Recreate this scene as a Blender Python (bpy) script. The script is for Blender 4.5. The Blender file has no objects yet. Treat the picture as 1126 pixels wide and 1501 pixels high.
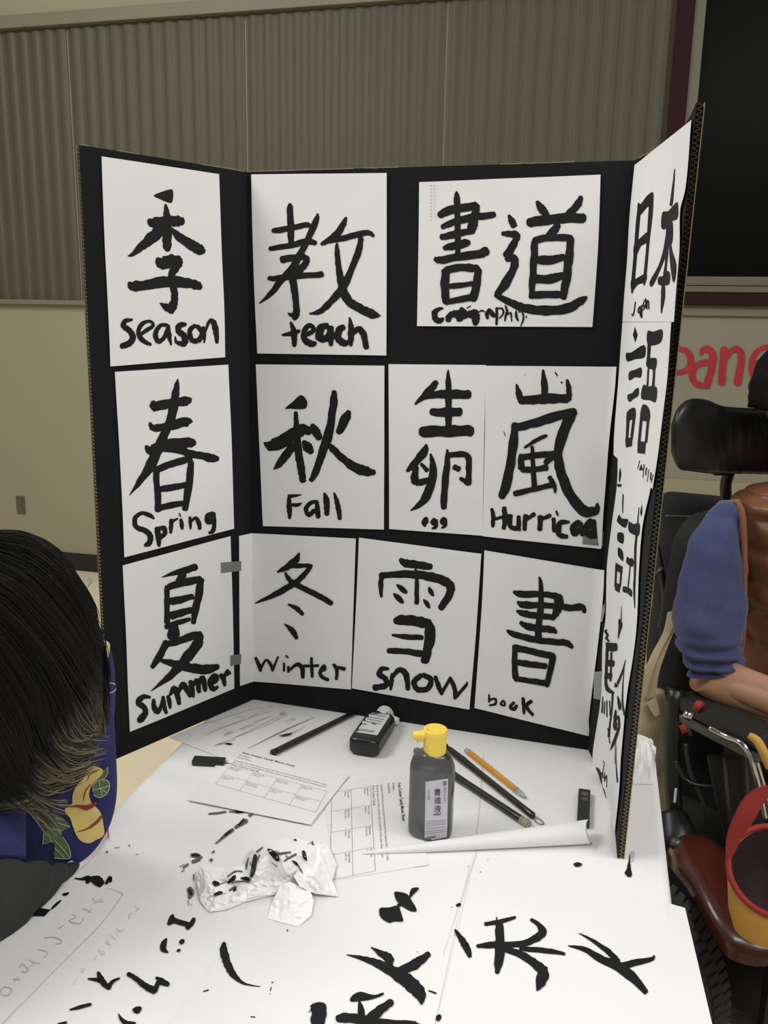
import bpy, bmesh, math, random
from mathutils import Vector, Matrix, noise
from mathutils.bvhtree import BVHTree
from mathutils.geometry import delaunay_2d_cdt
random.seed(7)
S = bpy.context.scene
COL = S.collection
# ------------------------------------------------------------------ camera
TZ = 0.74                                   # height of the table surface
W_, H_, FPX = 1126, 1501, 1252.42
TH, RO = math.radians(12.609), math.radians(1.0918)
CAM = Vector((0, 0, TZ + 0.68486))
Fv = Vector((0, math.cos(TH), -math.sin(TH)))
Rv = Vector((1, 0, 0)); Uv = Rv.cross(Fv)
R2 = Rv * math.cos(RO) + Uv * math.sin(RO)
U2 = Uv * math.cos(RO) - Rv * math.sin(RO)
cd = bpy.data.cameras.new('camera'); co = bpy.data.objects.new('camera', cd); COL.objects.link(co)
cd.sensor_fit = 'VERTICAL'; cd.sensor_height = 36; cd.sensor_width = 27; cd.lens = FPX * 36 / H_
cd.clip_start = 0.02; cd.clip_end = 60
M3 = Matrix((R2, U2, -Fv)).transposed()
co.matrix_world = Matrix.Translation(CAM) @ M3.to_4x4()
S.camera = co
# ------------------------------------------------------------------ light
wd = bpy.data.worlds.new('world'); S.world = wd; wd.use_nodes = True
wd.node_tree.nodes['Background'].inputs[0].default_value = (1.0, .99, .965, 1)
wd.node_tree.nodes['Background'].inputs[1].default_value = .25
def area(name, loc, target, sx, sy, power, col=(1, .985, .955)):
    l = bpy.data.lights.new(name, 'AREA'); l.shape = 'RECTANGLE'; l.size = sx; l.size_y = sy
    l.energy = power; l.color = col
    o = bpy.data.objects.new(name, l); COL.objects.link(o); o.location = loc
    o.rotation_euler = (Vector(target) - Vector(loc)).to_track_quat('-Z', 'Y').to_euler()
    return o
area('ceiling_lamp_left', (-2.1, .75, 3.5), (0, 1.0, TZ), 1.3, .9, 54)
area('ceiling_lamp_right', (2.1, .35, 3.5), (0, 1.1, TZ), 1.3, .9, 38)
area('ceiling_lamp_near', (.8, -1.2, 3.6), (0, 1.2, TZ), 1.6, .8, 32)
area('ceiling_lamp_far', (-1.9, 2.3, 3.6), (-1.6, 3.6, 0), 1.6, .8, 40)
S.view_settings.view_transform = 'Standard'; S.view_settings.look = 'None'
S.view_settings.exposure = 0.05; S.view_settings.gamma = 1.0; S.view_settings.use_curve_mapping = False

# ------------------------------------------------------------------ projection helpers
def ray(px, py):
    return (Fv + R2 * ((px - W_/2) / FPX) - U2 * ((py - H_/2) / FPX))
def T(px, py, z=0.0):                        # pixel -> point z above the table
    d = ray(px, py); t = (TZ + z - CAM.z) / d.z
    return CAM + d * t
def Y(px, py, y):                            # pixel -> point at depth y
    d = ray(px, py); return CAM + d * (y / d.y)
def lerp(a, b, t): return a + (b - a) * t
def srgb(r, g, b):
    f = lambda c: ((c/255 + .055) / 1.055) ** 2.4 if c > 10.3 else c/255/12.92
    return (f(r), f(g), f(b), 1)

# ------------------------------------------------------------------ materials
def mat(name, col, rough=.6, metal=0, var=0, vscale=20, bump=0, bscale=200, coat=0, trans=0, spec=.5, sheen=0, attr=None, stretch=None):
    m = bpy.data.materials.new(name); m.use_nodes = True
    nt = m.node_tree; b = nt.nodes['Principled BSDF']
    b.inputs['Base Color'].default_value = col; b.inputs['Roughness'].default_value = rough
    b.inputs['Metallic'].default_value = metal; b.inputs['Specular IOR Level'].default_value = spec
    b.inputs['Coat Weight'].default_value = coat; b.inputs['Transmission Weight'].default_value = trans
    b.inputs['Sheen Weight'].default_value = sheen
    tc = nt.nodes.new('ShaderNodeTexCoord'); mp = nt.nodes.new('ShaderNodeMapping')
    nt.links.new(tc.outputs['Object'], mp.inputs[0])
    if stretch: mp.inputs['Scale'].default_value = stretch
    if attr:
        a = nt.nodes.new('ShaderNodeVertexColor'); a.layer_name = attr
        nt.links.new(a.outputs[0], b.inputs['Base Color'])
    elif var:
        n = nt.nodes.new('ShaderNodeTexNoise'); n.inputs['Scale'].default_value = vscale; n.inputs['Detail'].default_value = 6
        nt.links.new(mp.outputs[0], n.inputs['Vector'])
        r = nt.nodes.new('ShaderNodeValToRGB'); r.color_ramp.elements[0].position = .3; r.color_ramp.elements[1].position = .7
        c = Vector(col[:3])
        r.color_ramp.elements[0].color = (*(c * (1 - var)), 1); r.color_ramp.elements[1].color = (*[min(1, x * (1 + var)) for x in c], 1)
        nt.links.new(n.outputs[0], r.inputs[0]); nt.links.new(r.outputs[0], b.inputs['Base Color'])
    if bump:
        n = nt.nodes.new('ShaderNodeTexNoise'); n.inputs['Scale'].default_value = bscale; n.inputs['Detail'].default_value = 4
        nt.links.new(mp.outputs[0], n.inputs['Vector'])
        bp = nt.nodes.new('ShaderNodeBump'); bp.inputs['Strength'].default_value = bump; bp.inputs['Distance'].default_value = .003
        nt.links.new(n.outputs[0], bp.inputs['Height']); nt.links.new(bp.outputs[0], b.inputs['Normal'])
    return m
M = {}
M['paper'] = mat('white_paper', srgb(233, 233, 230), .75, var=.015, vscale=6, bump=.12, bscale=9)
M['tablepaper'] = mat('table_paper', srgb(236, 236, 234), .6, var=.012, vscale=5, bump=.1, bscale=12)
M['ink'] = mat('brush_ink', srgb(18, 19, 20), .7, spec=.3, var=.3, vscale=60)
M['ink_dry'] = mat('dry_ink', srgb(92, 92, 90), .7, var=.3, vscale=200)
M['pencil'] = mat('pencil_grey', srgb(196, 196, 198), .7)
M['print'] = mat('printed_grey', srgb(120, 120, 122), .7)
M['printdark'] = mat('printed_black', srgb(60, 60, 62), .7)
M['faintprint'] = mat('faint_pink_print', srgb(190, 178, 182), .7)
M['board'] = mat('black_board', srgb(22, 24, 24), .85, spec=.2, var=.12, vscale=14, bump=.15, bscale=60)
M['kraft'] = mat('kraft_cardboard', srgb(124, 112, 88), .85, var=.15, vscale=120)
M['flute'] = mat('flute_paper', srgb(160, 149, 124), .8)
M['kraftdark'] = mat('kraft_core', srgb(70, 62, 50), .9, var=.3, vscale=80)
M['tape'] = mat('clear_tape', srgb(120, 122, 122), .2, spec=.5)
M['wall'] = mat('painted_wall', srgb(152, 146, 119), .8, var=.03, vscale=1.3, bump=.1, bscale=60)
M['trim'] = mat('painted_trim', srgb(120, 114, 94), .6, var=.03, vscale=4)
M['basebd'] = mat('black_baseboard', srgb(22, 22, 21), .5)
M['floor'] = mat('vinyl_floor', srgb(228, 214, 182), .35, var=.05, vscale=3)
M['redframe'] = mat('dark_red_frame', srgb(44, 16, 15), .7, spec=.2, var=.1, vscale=5)
M['metalframe'] = mat('painted_window_metal', srgb(104, 98, 82), .45, var=.03)
M['pane'] = mat('dark_glass', srgb(14, 15, 13), .3, spec=.04)
M['dark'] = mat('dark_void', srgb(16, 16, 15), .8)
M['steel'] = mat('brushed_steel', srgb(120, 115, 100), .35, metal=.8)
M['redink'] = mat('red_marker', srgb(165, 34, 44), .6, var=.12, vscale=30)
M['banner'] = mat('banner_paper', srgb(140, 134, 117), .8, var=.02, vscale=3)
# corrugated perforated metal
def perforated():
    m = mat('perforated_metal', srgb(82, 78, 61), .6, var=.03, vscale=2)
    nt = m.node_tree; b = nt.nodes['Principled BSDF']
    src = b.inputs['Base Color'].links[0].from_socket
    tc = nt.nodes.new('ShaderNodeTexCoord')
    mp = nt.nodes.new('ShaderNodeMapping'); mp.inputs['Rotation'].default_value = (0, 0, math.radians(14))
    nt.links.new(tc.outputs['Object'], mp.inputs[0])
    v = nt.nodes.new('ShaderNodeTexVoronoi'); v.inputs['Scale'].default_value = 105; v.inputs['Randomness'].default_value = 0
    nt.links.new(mp.outputs[0], v.inputs['Vector'])
    r = nt.nodes.new('ShaderNodeValToRGB'); r.color_ramp.elements[0].position = .28; r.color_ramp.elements[1].position = .36
    r.color_ramp.elements[0].color = (.45, .45, .45, 1); r.color_ramp.elements[1].color = (1, 1, 1, 1)
    nt.links.new(v.outputs['Distance'], r.inputs[0])
    x = nt.nodes.new('ShaderNodeMixRGB'); x.blend_type = 'MULTIPLY'; x.inputs[0].default_value = .8
    nt.links.new(src, x.inputs[1]); nt.links.new(r.outputs[0], x.inputs[2]); nt.links.new(x.outputs[0], b.inputs['Base Color'])
    return m
M['perf'] = perforated()

# ------------------------------------------------------------------ object helpers
def root(name, label, cat, loc, group=None):
    o = bpy.data.objects.new(name, None); COL.objects.link(o); o.location = loc; o.empty_display_size = .05
    o['label'] = label; o['category'] = cat
    if group: o['group'] = group
    return o
def worigin(o):
    v = Vector((0, 0, 0))
    while o: v += o.location; o = o.parent
    return v
def mk(name, vs, fs, m, parent=None, smooth=False, label=None, kind=None, cat=None, group=None, colors=None, solid=0, bevel=0, sub=0, origin=None):
    vs = [Vector(v) for v in vs]
    if parent is None and origin is None:
        origin = Vector((sum(v.x for v in vs)/len(vs), sum(v.y for v in vs)/len(vs), min(v.z for v in vs)))
    off = worigin(parent) if parent else origin
    me = bpy.data.meshes.new(name); me.from_pydata([v - off for v in vs], [], fs); me.update()
    me.materials.append(M[m] if isinstance(m, str) else m)
    if smooth:
        for p in me.polygons: p.use_smooth = True
    if colors:
        ca = me.color_attributes.new('tint', 'FLOAT_COLOR', 'POINT')
        for i, c in enumerate(colors): ca.data[i].color = c
    o = bpy.data.objects.new(name, me); COL.objects.link(o)
    if parent: o.parent = parent
    else: o.location = off
    if label: o['label'] = label
    if cat: o['category'] = cat
    if kind: o['kind'] = kind
    if group: o['group'] = group
    if solid:
        md = o.modifiers.new('solid', 'SOLIDIFY'); md.thickness = solid; md.offset = -1; md.use_rim = solid > .0006
    if bevel:
        md = o.modifiers.new('bevel', 'BEVEL'); md.width = bevel; md.segments = 2; md.limit_method = 'ANGLE'
    if sub:
        md = o.modifiers.new('sub', 'SUBSURF'); md.levels = sub; md.render_levels = sub
    return o
def join(*parts):
    V, F = [], []
    for v, f in parts:
        n = len(V); V += list(v); F += [[i + n for i in q] for q in f]
    return V, F
def box(c, ex, ey, ez, hx, hy, hz):
    c = Vector(c); V = []
    for sz in (-1, 1):
        for sx, sy in ((-1, -1), (1, -1), (1, 1), (-1, 1)):
            V.append(c + Vector(ex)*hx*sx + Vector(ey)*hy*sy + Vector(ez)*hz*sz)
    return V, [[0,3,2,1],[4,5,6,7],[0,1,5,4],[1,2,6,5],[2,3,7,6],[3,0,4,7]]
X3, Y3, Z3 = Vector((1,0,0)), Vector((0,1,0)), Vector((0,0,1))
def cr(P, n):                                 # catmull-rom through tuples/vectors
    if len(P) < 3: return [tuple(lerp(a, b, k/n) for a, b in zip(P[0], P[1])) for k in range(n+1)]
    out = []
    Q = [P[0]] + list(P) + [P[-1]]
    for i in range(1, len(Q)-2):
        for k in range(n):
            t = k/n; a, b, c, d = Q[i-1], Q[i], Q[i+1], Q[i+2]
            out.append(tuple(.5*((2*b[j]) + (-a[j]+c[j])*t + (2*a[j]-5*b[j]+4*c[j]-d[j])*t*t + (-a[j]+3*b[j]-3*c[j]+d[j])*t**3) for j in range(len(b))))
    out.append(tuple(Q[-2])); return out
def grid_faces(nu, nv, wrap=False, flip=False):
    F = []
    for j in range(nv-1):
        for i in range(nu if wrap else nu-1):
            a = j*nu+i; b = j*nu+(i+1) % nu; q = [a, b, b+nu, a+nu]
            F.append(q[::-1] if flip else q)
    return F
def tube(P, R, seg=12, caps=True, smooth_n=0, flat=None):
    """tube along points P with radii R"""
    D = [(*p, r) for p, r in zip(P, R)] if hasattr(R, '__len__') else [(*p, R) for p in P]
    if smooth_n: D = cr(D, smooth_n)
    V = []; up = None
    for i, d in enumerate(D):
        a = Vector(D[max(0, i-1)][:3]); b = Vector(D[min(len(D)-1, i+1)][:3]); t = (b-a).normalized()
        if up is None: up = t.orthogonal().normalized()
        up = (up - t*up.dot(t)).normalized(); s = t.cross(up)
        for k in range(seg):
            an = 2*math.pi*k/seg
            V.append(Vector(d[:3]) + (up*math.cos(an) + s*math.sin(an)) * max(1e-5, d[3]))
    F = grid_faces(seg, len(D), True)
    if caps: F.append(list(range(seg))[::-1]); F.append([len(V)-seg+k for k in range(seg)])
    return V, F
def loft(rows, seg=32, n=6, power=1.0, bump=None, caps=True):
    """rows: (centre, half-width vector, half-depth vector); superellipse sections"""
    D = [(*c, *a, *b) for c, a, b in rows]
    if n: D = cr(D, n)
    V = []
    for j, d in enumerate(D):
        c, a, b = Vector(d[:3]), Vector(d[3:6]), Vector(d[6:9])
        for k in range(seg):
            an = 2*math.pi*k/seg; cx, sx = math.cos(an), math.sin(an)
            x = math.copysign(abs(cx)**power, cx); y = math.copysign(abs(sx)**power, sx)
            p = c + a*x + b*y
            if bump: p = bump(p, (p-c).normalized() if (p-c).length > 1e-6 else Z3, j/(len(D)-1), an)
            V.append(p)
    F = grid_faces(seg, len(D), True)
    if caps: F.append(list(range(seg))[::-1]); F.append([len(V)-seg+k for k in range(seg)])
    return V, F
def rows_px(rows, kd=.8):
    """rows (xl,yl,xr,yr,depth[,kd]) -> loft rows in space"""
    out = []
    for r in rows:
        L = Y(r[0], r[1], r[4]); R = Y(r[2], r[3], r[4]); a = (R-L)/2
        k = r[5] if len(r) > 5 else kd
        out.append(((L+R)/2, a, Vector((0, a.length*k, 0))))
    return out

# ------------------------------------------------------------------ brush strokes
def parse(s, c):
    """strokes of a crop c=(x0,y0,scale): 'x,y,w x,y,w; ...', 'P x,y ...' is an outline"""
    out = []
    for st in s.split(';'):
        st = st.strip()
        if not st: continue
        poly = st[0] == 'P'
        pts = [tuple(float(q) for q in t.split(',')) for t in st.lstrip('P').split()]
        pts = [(c[0]+p[0]/c[2], c[1]+p[1]/c[2]) + ((p[2]/c[2],) if not poly else ()) for p in pts]
        out.append((poly, pts))
    return out
def ribbon(pts, rnd=True):
    d = cr(pts, 5); n = len(d); L = []; Rr = []
    for i, q in enumerate(d):
        a = d[max(0, i-1)]; b = d[min(n-1, i+1)]; tx, ty = b[0]-a[0], b[1]-a[1]; l = math.hypot(tx, ty) or 1
        nx, ny = -ty/l, tx/l; w = max(.25, q[2]*1.10) / 2
        w1 = w*(1+.09*math.sin(i*1.7+q[0])+random.uniform(-.05, .05)); w2 = w*(1+.09*math.sin(i*1.3+q[1])+random.uniform(-.05, .05))
        L.append((q[0]+nx*w1, q[1]+ny*w1)); Rr.append((q[0]-nx*w2, q[1]-ny*w2))
    if rnd:                                   # rounded ends
        ln_ = sum(math.hypot(d[i][0]-d[i-1][0], d[i][1]-d[i-1][1]) for i in range(1, n))
        def cap(q, p, w):
            cf = .32*min(1, ln_/(2.6*w+.01))
            dx, dy = q[0]-p[0], q[1]-p[1]; l = math.hypot(dx, dy) or 1; dx /= l; dy /= l
            return [((q[0]+dx*w*cf*k - dy*w*.5*s, q[1]+dy*w*cf*k + dx*w*.5*s)) for k, s in ((.7, .78), (1, .42))], \
                   [((q[0]+dx*w*cf*k + dy*w*.5*s, q[1]+dy*w*cf*k - dx*w*.5*s)) for k, s in ((.7, .78), (1, .42))]
        a, b = cap(d[-1], d[-2], d[-1][2]); L += a; Rr += b
        a, b = cap(d[0], d[1], d[0][2]); L = b[::-1] + L; Rr = a[::-1] + Rr
    return L, Rr
def fill(poly, step):
    """outline -> triangles with inner points"""
    out = []
    n = len(poly)
    for i in range(n):
        a, b = poly[i], poly[(i+1) % n]; k = max(1, int(math.hypot(b[0]-a[0], b[1]-a[1])/step))
        out += [(lerp(a[0], b[0], j/k), lerp(a[1], b[1], j/k)) for j in range(k)]
    def inside(x, y):
        c = False
        for i in range(len(out)):
            x1, y1 = out[i]; x2, y2 = out[i-1]
            if (y1 > y) != (y2 > y) and x < (x2-x1)*(y-y1)/(y2-y1)+x1: c = not c
        return c
    xs = [p[0] for p in out]; ys = [p[1] for p in out]; g = []
    y = min(ys)+step/2
    while y < max(ys):
        x = min(xs)+step/2
        while x < max(xs):
            if inside(x, y): g.append((x, y))
            x += step
        y += step
    vs = [Vector(p) for p in out+g]; e = [(i, (i+1) % len(out)) for i in range(len(out))]
    r = delaunay_2d_cdt(vs, e, [], 1, 1e-5)
    return [tuple(v) for v in r[0]], [list(f) for f in r[2]]
def smoothpoly(p, n=3):
    q = [p[-1]] + list(p) + [p[0], p[1]]; out = []
    for i in range(1, len(q)-2):
        for k in range(n):
            t = k/n; a, b, c, d = q[i-1], q[i], q[i+1], q[i+2]
            out.append(tuple(.5*((2*b[j])+(-a[j]+c[j])*t+(2*a[j]-5*b[j]+4*c[j]-d[j])*t*t+(-a[j]+3*b[j]-3*c[j]+d[j])*t**3) for j in (0, 1)))
    return out
def draw(name, s, c, surf, parent, m='ink', base=.0005, step=6, label=None):
    """surf(px,py,h) -> point; one mesh per character or word"""
    V, F = [], []
    for k, (poly, pts) in enumerate(parse(s, c)):
        h = base + k*.00003; n = len(V)
        if poly:
            v, f = fill(smoothpoly(pts) if len(pts) > 4 else pts, step)
            V += [surf(x, y, h) for x, y in v]; F += [[i+n for i in q] for q in f]
        else:
            L, Rr = ribbon(pts)
            for a, b in zip(L, Rr): V += [surf(*a, h), surf(*b, h)]
            F += [[n+2*i, n+2*i+1, n+2*i+3, n+2*i+2] for i in range(len(L)-1)]
    if not V: return
    nf = []
    for q in F:                               # face the camera
        nn = (V[q[1]]-V[q[0]]).cross(V[q[2]]-V[q[0]])
        nf.append(q if nn.dot(CAM-V[q[0]]) > 0 else q[::-1])
    tiny = name in ('ink_drop', 'ink_speck', 'ink_spatter', 'printed_rows', 'label_print', 'faint_print', 'leaf_vein', 'ink_wash', 'ink_stain', 'pencil_letters', 'white_line_print', 'ink_smear_edge_shade')
    return mk(name, V, nf, m, parent, label=label, kind='stuff' if tiny else None)
def caster(objs):
    """pixel -> point on built objects"""
    dg = bpy.context.evaluated_depsgraph_get(); dg.update(); trees = []
    for o in objs:
        me = o.evaluated_get(dg).to_mesh(); off = worigin(o)
        trees.append(BVHTree.FromPolygons([v.co+off for v in me.vertices], [list(p.vertices) for p in me.polygons]))
    def f(px, py, h=.0006):
        d = ray(px, py).normalized(); best = None
        for t in trees:
            hit = t.ray_cast(CAM, d)
            if hit[0] is not None and (best is None or hit[3] < best[3]): best = hit
        if best is None:
            for t in trees:
                q = t.find_nearest(CAM + d*1.2)
                if best is None: best = q
        n = best[1]; n = n if n.dot(d) < 0 else -n
        return best[0] + n*h*.5 - d*h
    return f
def text_mesh(s, size, bold=False):
    cu = bpy.data.curves.new('t', 'FONT'); cu.body = s; cu.size = size; cu.resolution_u = 2
    if bold: cu.offset = size*.012
    o = bpy.data.objects.new('t', cu); COL.objects.link(o)
    dg = bpy.context.evaluated_depsgraph_get(); dg.update()
    me = bpy.data.meshes.new_from_object(o.evaluated_get(dg))
    V = [v.co.copy() for v in me.vertices]; F = [list(p.vertices) for p in me.polygons]
    bpy.data.objects.remove(o); bpy.data.meshes.remove(me); bpy.data.curves.remove(cu)
    return V, F

#=================================================================== SETTING
PHI = math.radians(-14)
NF = Vector((-math.sin(PHI), math.cos(PHI), 0)); E = Vector((math.cos(PHI), math.sin(PHI), 0))
_d = ray(130, 837); _p = CAM + _d * (-CAM.z/_d.z); WD = NF.dot(_p)
def WP(u, z, off=0): return NF*(WD-off) + E*u + Z3*z
def WU(px, py):
    d = ray(px, py); t = WD/NF.dot(d); p = CAM + d*t
    return E.dot(p), p.z
def wbox(u0, u1, z0, z1, o0, o1):
    return box(WP((u0+u1)/2, (z0+z1)/2, (o0+o1)/2), E, NF, Z3, (u1-u0)/2, abs(o1-o0)/2, (z1-z0)/2)
mk('floor', *box((0, 1.6, -.02), E, NF, Z3, 6, 4.6, .02), 'floor', kind='structure')
UL, UR = -5.2, 4.0
zl = WU(60, 443)[1]; zt = WU(150, 27)[1]
ucr = WU(983, 120)[0]                         # right end of the corrugated panels
zsill = WU(1060, 449)[1]; uwin = WU(1030, 60)[0]; zglass = WU(1060, 406)[1]
wall = mk('wall_back', *wbox(UL, UR, 0, 4.2, -.12, 0), 'wall', kind='structure')
mk('baseboard_back', *wbox(UL, UR, 0, WU(105, 810)[1], 0, .012), 'basebd', kind='structure')
mk('trim_1', *wbox(UL, ucr, zl-.012, zl+.012, 0, .035), 'trim', kind='structure', bevel=.003)
mk('trim_2', *wbox(UL, ucr, zt-.03, zt+.03, 0, .05), 'trim', kind='structure', bevel=.004)
# corrugated perforated panels
seams = [WU(x, 200)[0] for x in (108, 363, 651)]
gap = seams[1]-seams[0]; xs = [seams[0]-gap*k for k in (3, 2, 1)] + seams + [ucr]
PER = abs(WU(59, 300)[0]-WU(41.5, 300)[0])
for a, b in zip(xs[:-1], xs[1:]):
    n = max(2, round((b-a)/PER)); prof = []
    for k in range(n):
        for f, h in [(q/12+.02,   .008*max(0, min(1, .5+.85*math.cos(2*math.pi*(q/12-.5))))) for q in range(12)]:
            prof.append((a+.002+(b-a-.004)*(k+f)/n, h))
    V = [WP(u, z, .008+h) for z in (zl+.012, zt-.03) for u, h in prof]; nn = len(prof)
    mk('wall_panel', V, [[i, i+1, i+1+nn, i+nn] for i in range(nn-1)], 'perf', wall, smooth=True)
# steel outlet plate on the wall
u, z = WU(31, 740)
op = mk('outlet_plate', *wbox(u-.028, u+.028, z-.052, z+.052, 0, .006), 'steel', wall, bevel=.002)
mk('outlet_socket', *join(wbox(u-.014, u+.014, z-.036, z-.006, .0055, .008), wbox(u-.014, u+.014, z+.006, z+.036, .0055, .008)), mat('socket_grey', srgb(96, 88, 80), .5), op)
# window
win = mk('window_1', *join(wbox(ucr, ucr+.07, zsill+.02, 4.2, 0, .05), wbox(ucr+.06, UR, WU(1060, 448)[1], WU(1060, 430)[1], 0, .05)), 'redframe', kind='structure', bevel=.003)
z1, z2 = WU(1060, 429)[1], WU(1060, 420)[1]
mk('frame', *join(wbox(ucr+.07, uwin, z2, 4.2, 0, .035), wbox(ucr+.07, UR, z1, z2, 0, .045), wbox(ucr+.07, UR, z2+.003, zglass, 0, .035)), 'metalframe', win, bevel=.002)
mk('pane', *wbox(uwin, UR, zglass, 4.2, 0, .008), 'pane', win)
mk('trim_3', *wbox(ucr, UR, WU(1060, 463)[1], WU(1060, 448)[1], 0, .02), 'trim', kind='structure')
# banner with red letters
u0, u1 = WU(915, 560)[0], 3.0
zb0, zb1 = WU(1060, 705)[1], WU(1060, 463)[1]
def bsurf(px, py, h):
    u, z = WU(px, py); return WP(u, z, .004+h)
nb = 30
V = [WP(lerp(u0, u1, i/nb), z, .002+.0012*math.sin(i*1.1)) for z in (zb0, zb1) for i in range(nb+1)]
ban = mk('banner', V, grid_faces(nb+1, 2), 'banner', solid=.0005, label='white paper banner on the wall with red lettering, right of the board', cat='banner')
BN = (940, 380, 6.054)
draw('lettering', '300,800,40 360,800,42 420,830,50 440,900,52 415,970,48 360,1000,44 300,1005,42; 300,800,45 285,1000,45 260,1180,45;'
 '530,840,30 550,805,50 600,800,55 635,850,58 628,950,60 600,1060,60 580,1130,55; 600,915,48 520,925,50 460,980,55 455,1050,52 490,1105,50 570,1120,48;'
 '735,790,55 728,900,58 718,1000,58 715,1100,60; 760,870,40 800,810,45 860,800,50 888,850,55 880,960,60 862,1050,62 855,1105,58;'
 '1005,910,30 1080,905,32 1160,900,32 1175,850,32 1140,790,42 1080,785,45 1010,840,42 975,930,42 990,1030,45 1050,1090,45 1140,1080,40', BN, bsurf, ban, 'redink', .002)

#=================================================================== TABLE
tv = E.copy(); tu = NF.copy()                 # the table stands square to the wall
cr_far = T(957, 1084); far_l = cr_far - tv*.757
TL_ = 1.22
def TP(a, b, z): return Vector((far_l.x, far_l.y, 0)) + tv*a - tu*b + Z3*z   # a across, b towards the camera
tab = root('folding_table', 'long folding table under the white paper, holding up the black board', 'table', TP(.378, .61, 0))
mk('tabletop', *box(TP(.378, .61, TZ-.024), tv, tu, Z3, .368, .60, .02), mat('laminate', srgb(200, 190, 165), .5), tab, bevel=.004)
for a in (.06, .70):
    for b in (.14, 1.08):
        mk('leg', *tube([TP(a, b, TZ-.045), TP(a, b, .0)], .014, 12), mat('table_leg_grey', srgb(90, 90, 92), .4, metal=.6), tab, smooth=True)
# paper cover
cov = []
prof = [(-.004, -.17), (-.004, -.10), (-.003, -.02), (-.001, -.004), (.003, -.0005), (.01, 0)] + [(lerp(.02, .737, k/14), 0) for k in range(15)] + [(.747, 0), (.754, -.0005), (.758, -.004), (.760, -.02), (.762, -.10), (.764, -.17)]
nb = 26
for j in range(nb+1):
    b = TL_*j/nb
    for a, z in prof:
        w = 0
        if z < -.01: w = .006*math.sin(b*31+a*9)*min(1, -z*8)
        if j == 0: b_ = 0
        cov.append(TP(a + (w if a > .4 else -w), b - .004, TZ+z))
# drop over the far edge
F = grid_faces(len(prof), nb+1)
cover = mk('paper_table_cover', cov, F, 'tablepaper', smooth=True, label='white paper covering the table, hanging over its edges', cat='table cover')
k0 = len(prof)
V = [TP(a, -.005-.004*math.sin(a*23)*(-z*6), TZ+z) for z in (0, -.003, -.06, -.16) for a, _ in prof[5:-5]]
mk('far_drop', V, grid_faces(len(prof[5:-5]), 4), 'tablepaper', cover)
# crumpled corner of the cover behind the board
V = []; nx, ny = 12, 12
for j in range(ny):
    for i in range(nx):
        s, t = i/(nx-1), j/(ny-1)
        px = lerp(928, lerp(962, 958, t), s); py = lerp(1076+14*s*s+ (6 if s > .8 else 0), 1150, t)
        h = (1-t)*(.014+.008*noise.noise(Vector((s*4.1, t*3.7, 2))))
        V.append(T(px, py, max(.0008, h)))
mk('crumpled_corner', V, grid_faces(nx, ny), 'tablepaper', cover, solid=.0005)
def tsurf(px, py, h): return T(px, py, .0008+h)
# faint seams/creases of the cover
draw('crease', '709,1105,1.2 703,1180,1 697,1245,1; 700,1245,1.6 672,1330,1.6 650,1400,1.4', (0, 0, 1), tsurf, cover, mat('crease_grey', srgb(214, 214, 212), .7), .0001)

#=================================================================== DISPLAY BOARD
BH = .914
tops = dict(A=(116, 212), B=(362, 252), C=(930, 235), D=(1021, 150))
bots = dict(A=(163, 1116), B=(372, 1025), C=(862, 1099), D=(905, 1258))
TT = {k: T(*v, BH) for k, v in tops.items()}; BB = {k: T(*v, .001) for k, v in bots.items()}
BOWV = Vector((1, .05, 0))
def bil(pan, s, t):                           # s across, t down
    a, b = pan
    p = lerp(lerp(TT[a], TT[b], s), lerp(BB[a], BB[b], s), t)
    if pan == 'CD': p = p + BOWV*(math.sin(math.pi*max(0, min(1, s)))*lerp(.017, .011, t))
    return p
def pnorm(pan, t):
    a = bil(pan, 0, t); b = bil(pan, 1, t); n = (b-a).cross(bil(pan, .5, 1)-bil(pan, .5, 0)).normalized()
    return n if n.dot(CAM-a) > 0 else -n
def onboard(px, py, h=0):
    xb = lerp(362, 372, (py-252)/773); xc = lerp(930, 862, (py-235)/864)
    pan = 'AB' if px < xb else ('BC' if px < xc else 'CD')
    d = ray(px, py); s, t, r = .5, .5, 1.3
    for _ in range(12):
        p = bil(pan, s, t); ds = lerp(TT[pan[1]]-TT[pan[0]], BB[pan[1]]-BB[pan[0]], t)
        dt = bil(pan, s, 1)-bil(pan, s, 0)
        m = Matrix((ds, dt, -d)).transposed()
        try: x = m.inverted() @ (CAM + d*r - p)
        except ValueError: break
        s += x[0]; t += x[1]; r += x[2]
    return bil(pan, s, t) + pnorm(pan, t)*h
board = root('display_board', 'tall black three-panel cardboard display board standing open on the white table', 'display board', BB['B'].lerp(BB['C'], .5))
THK = .0092
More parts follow.
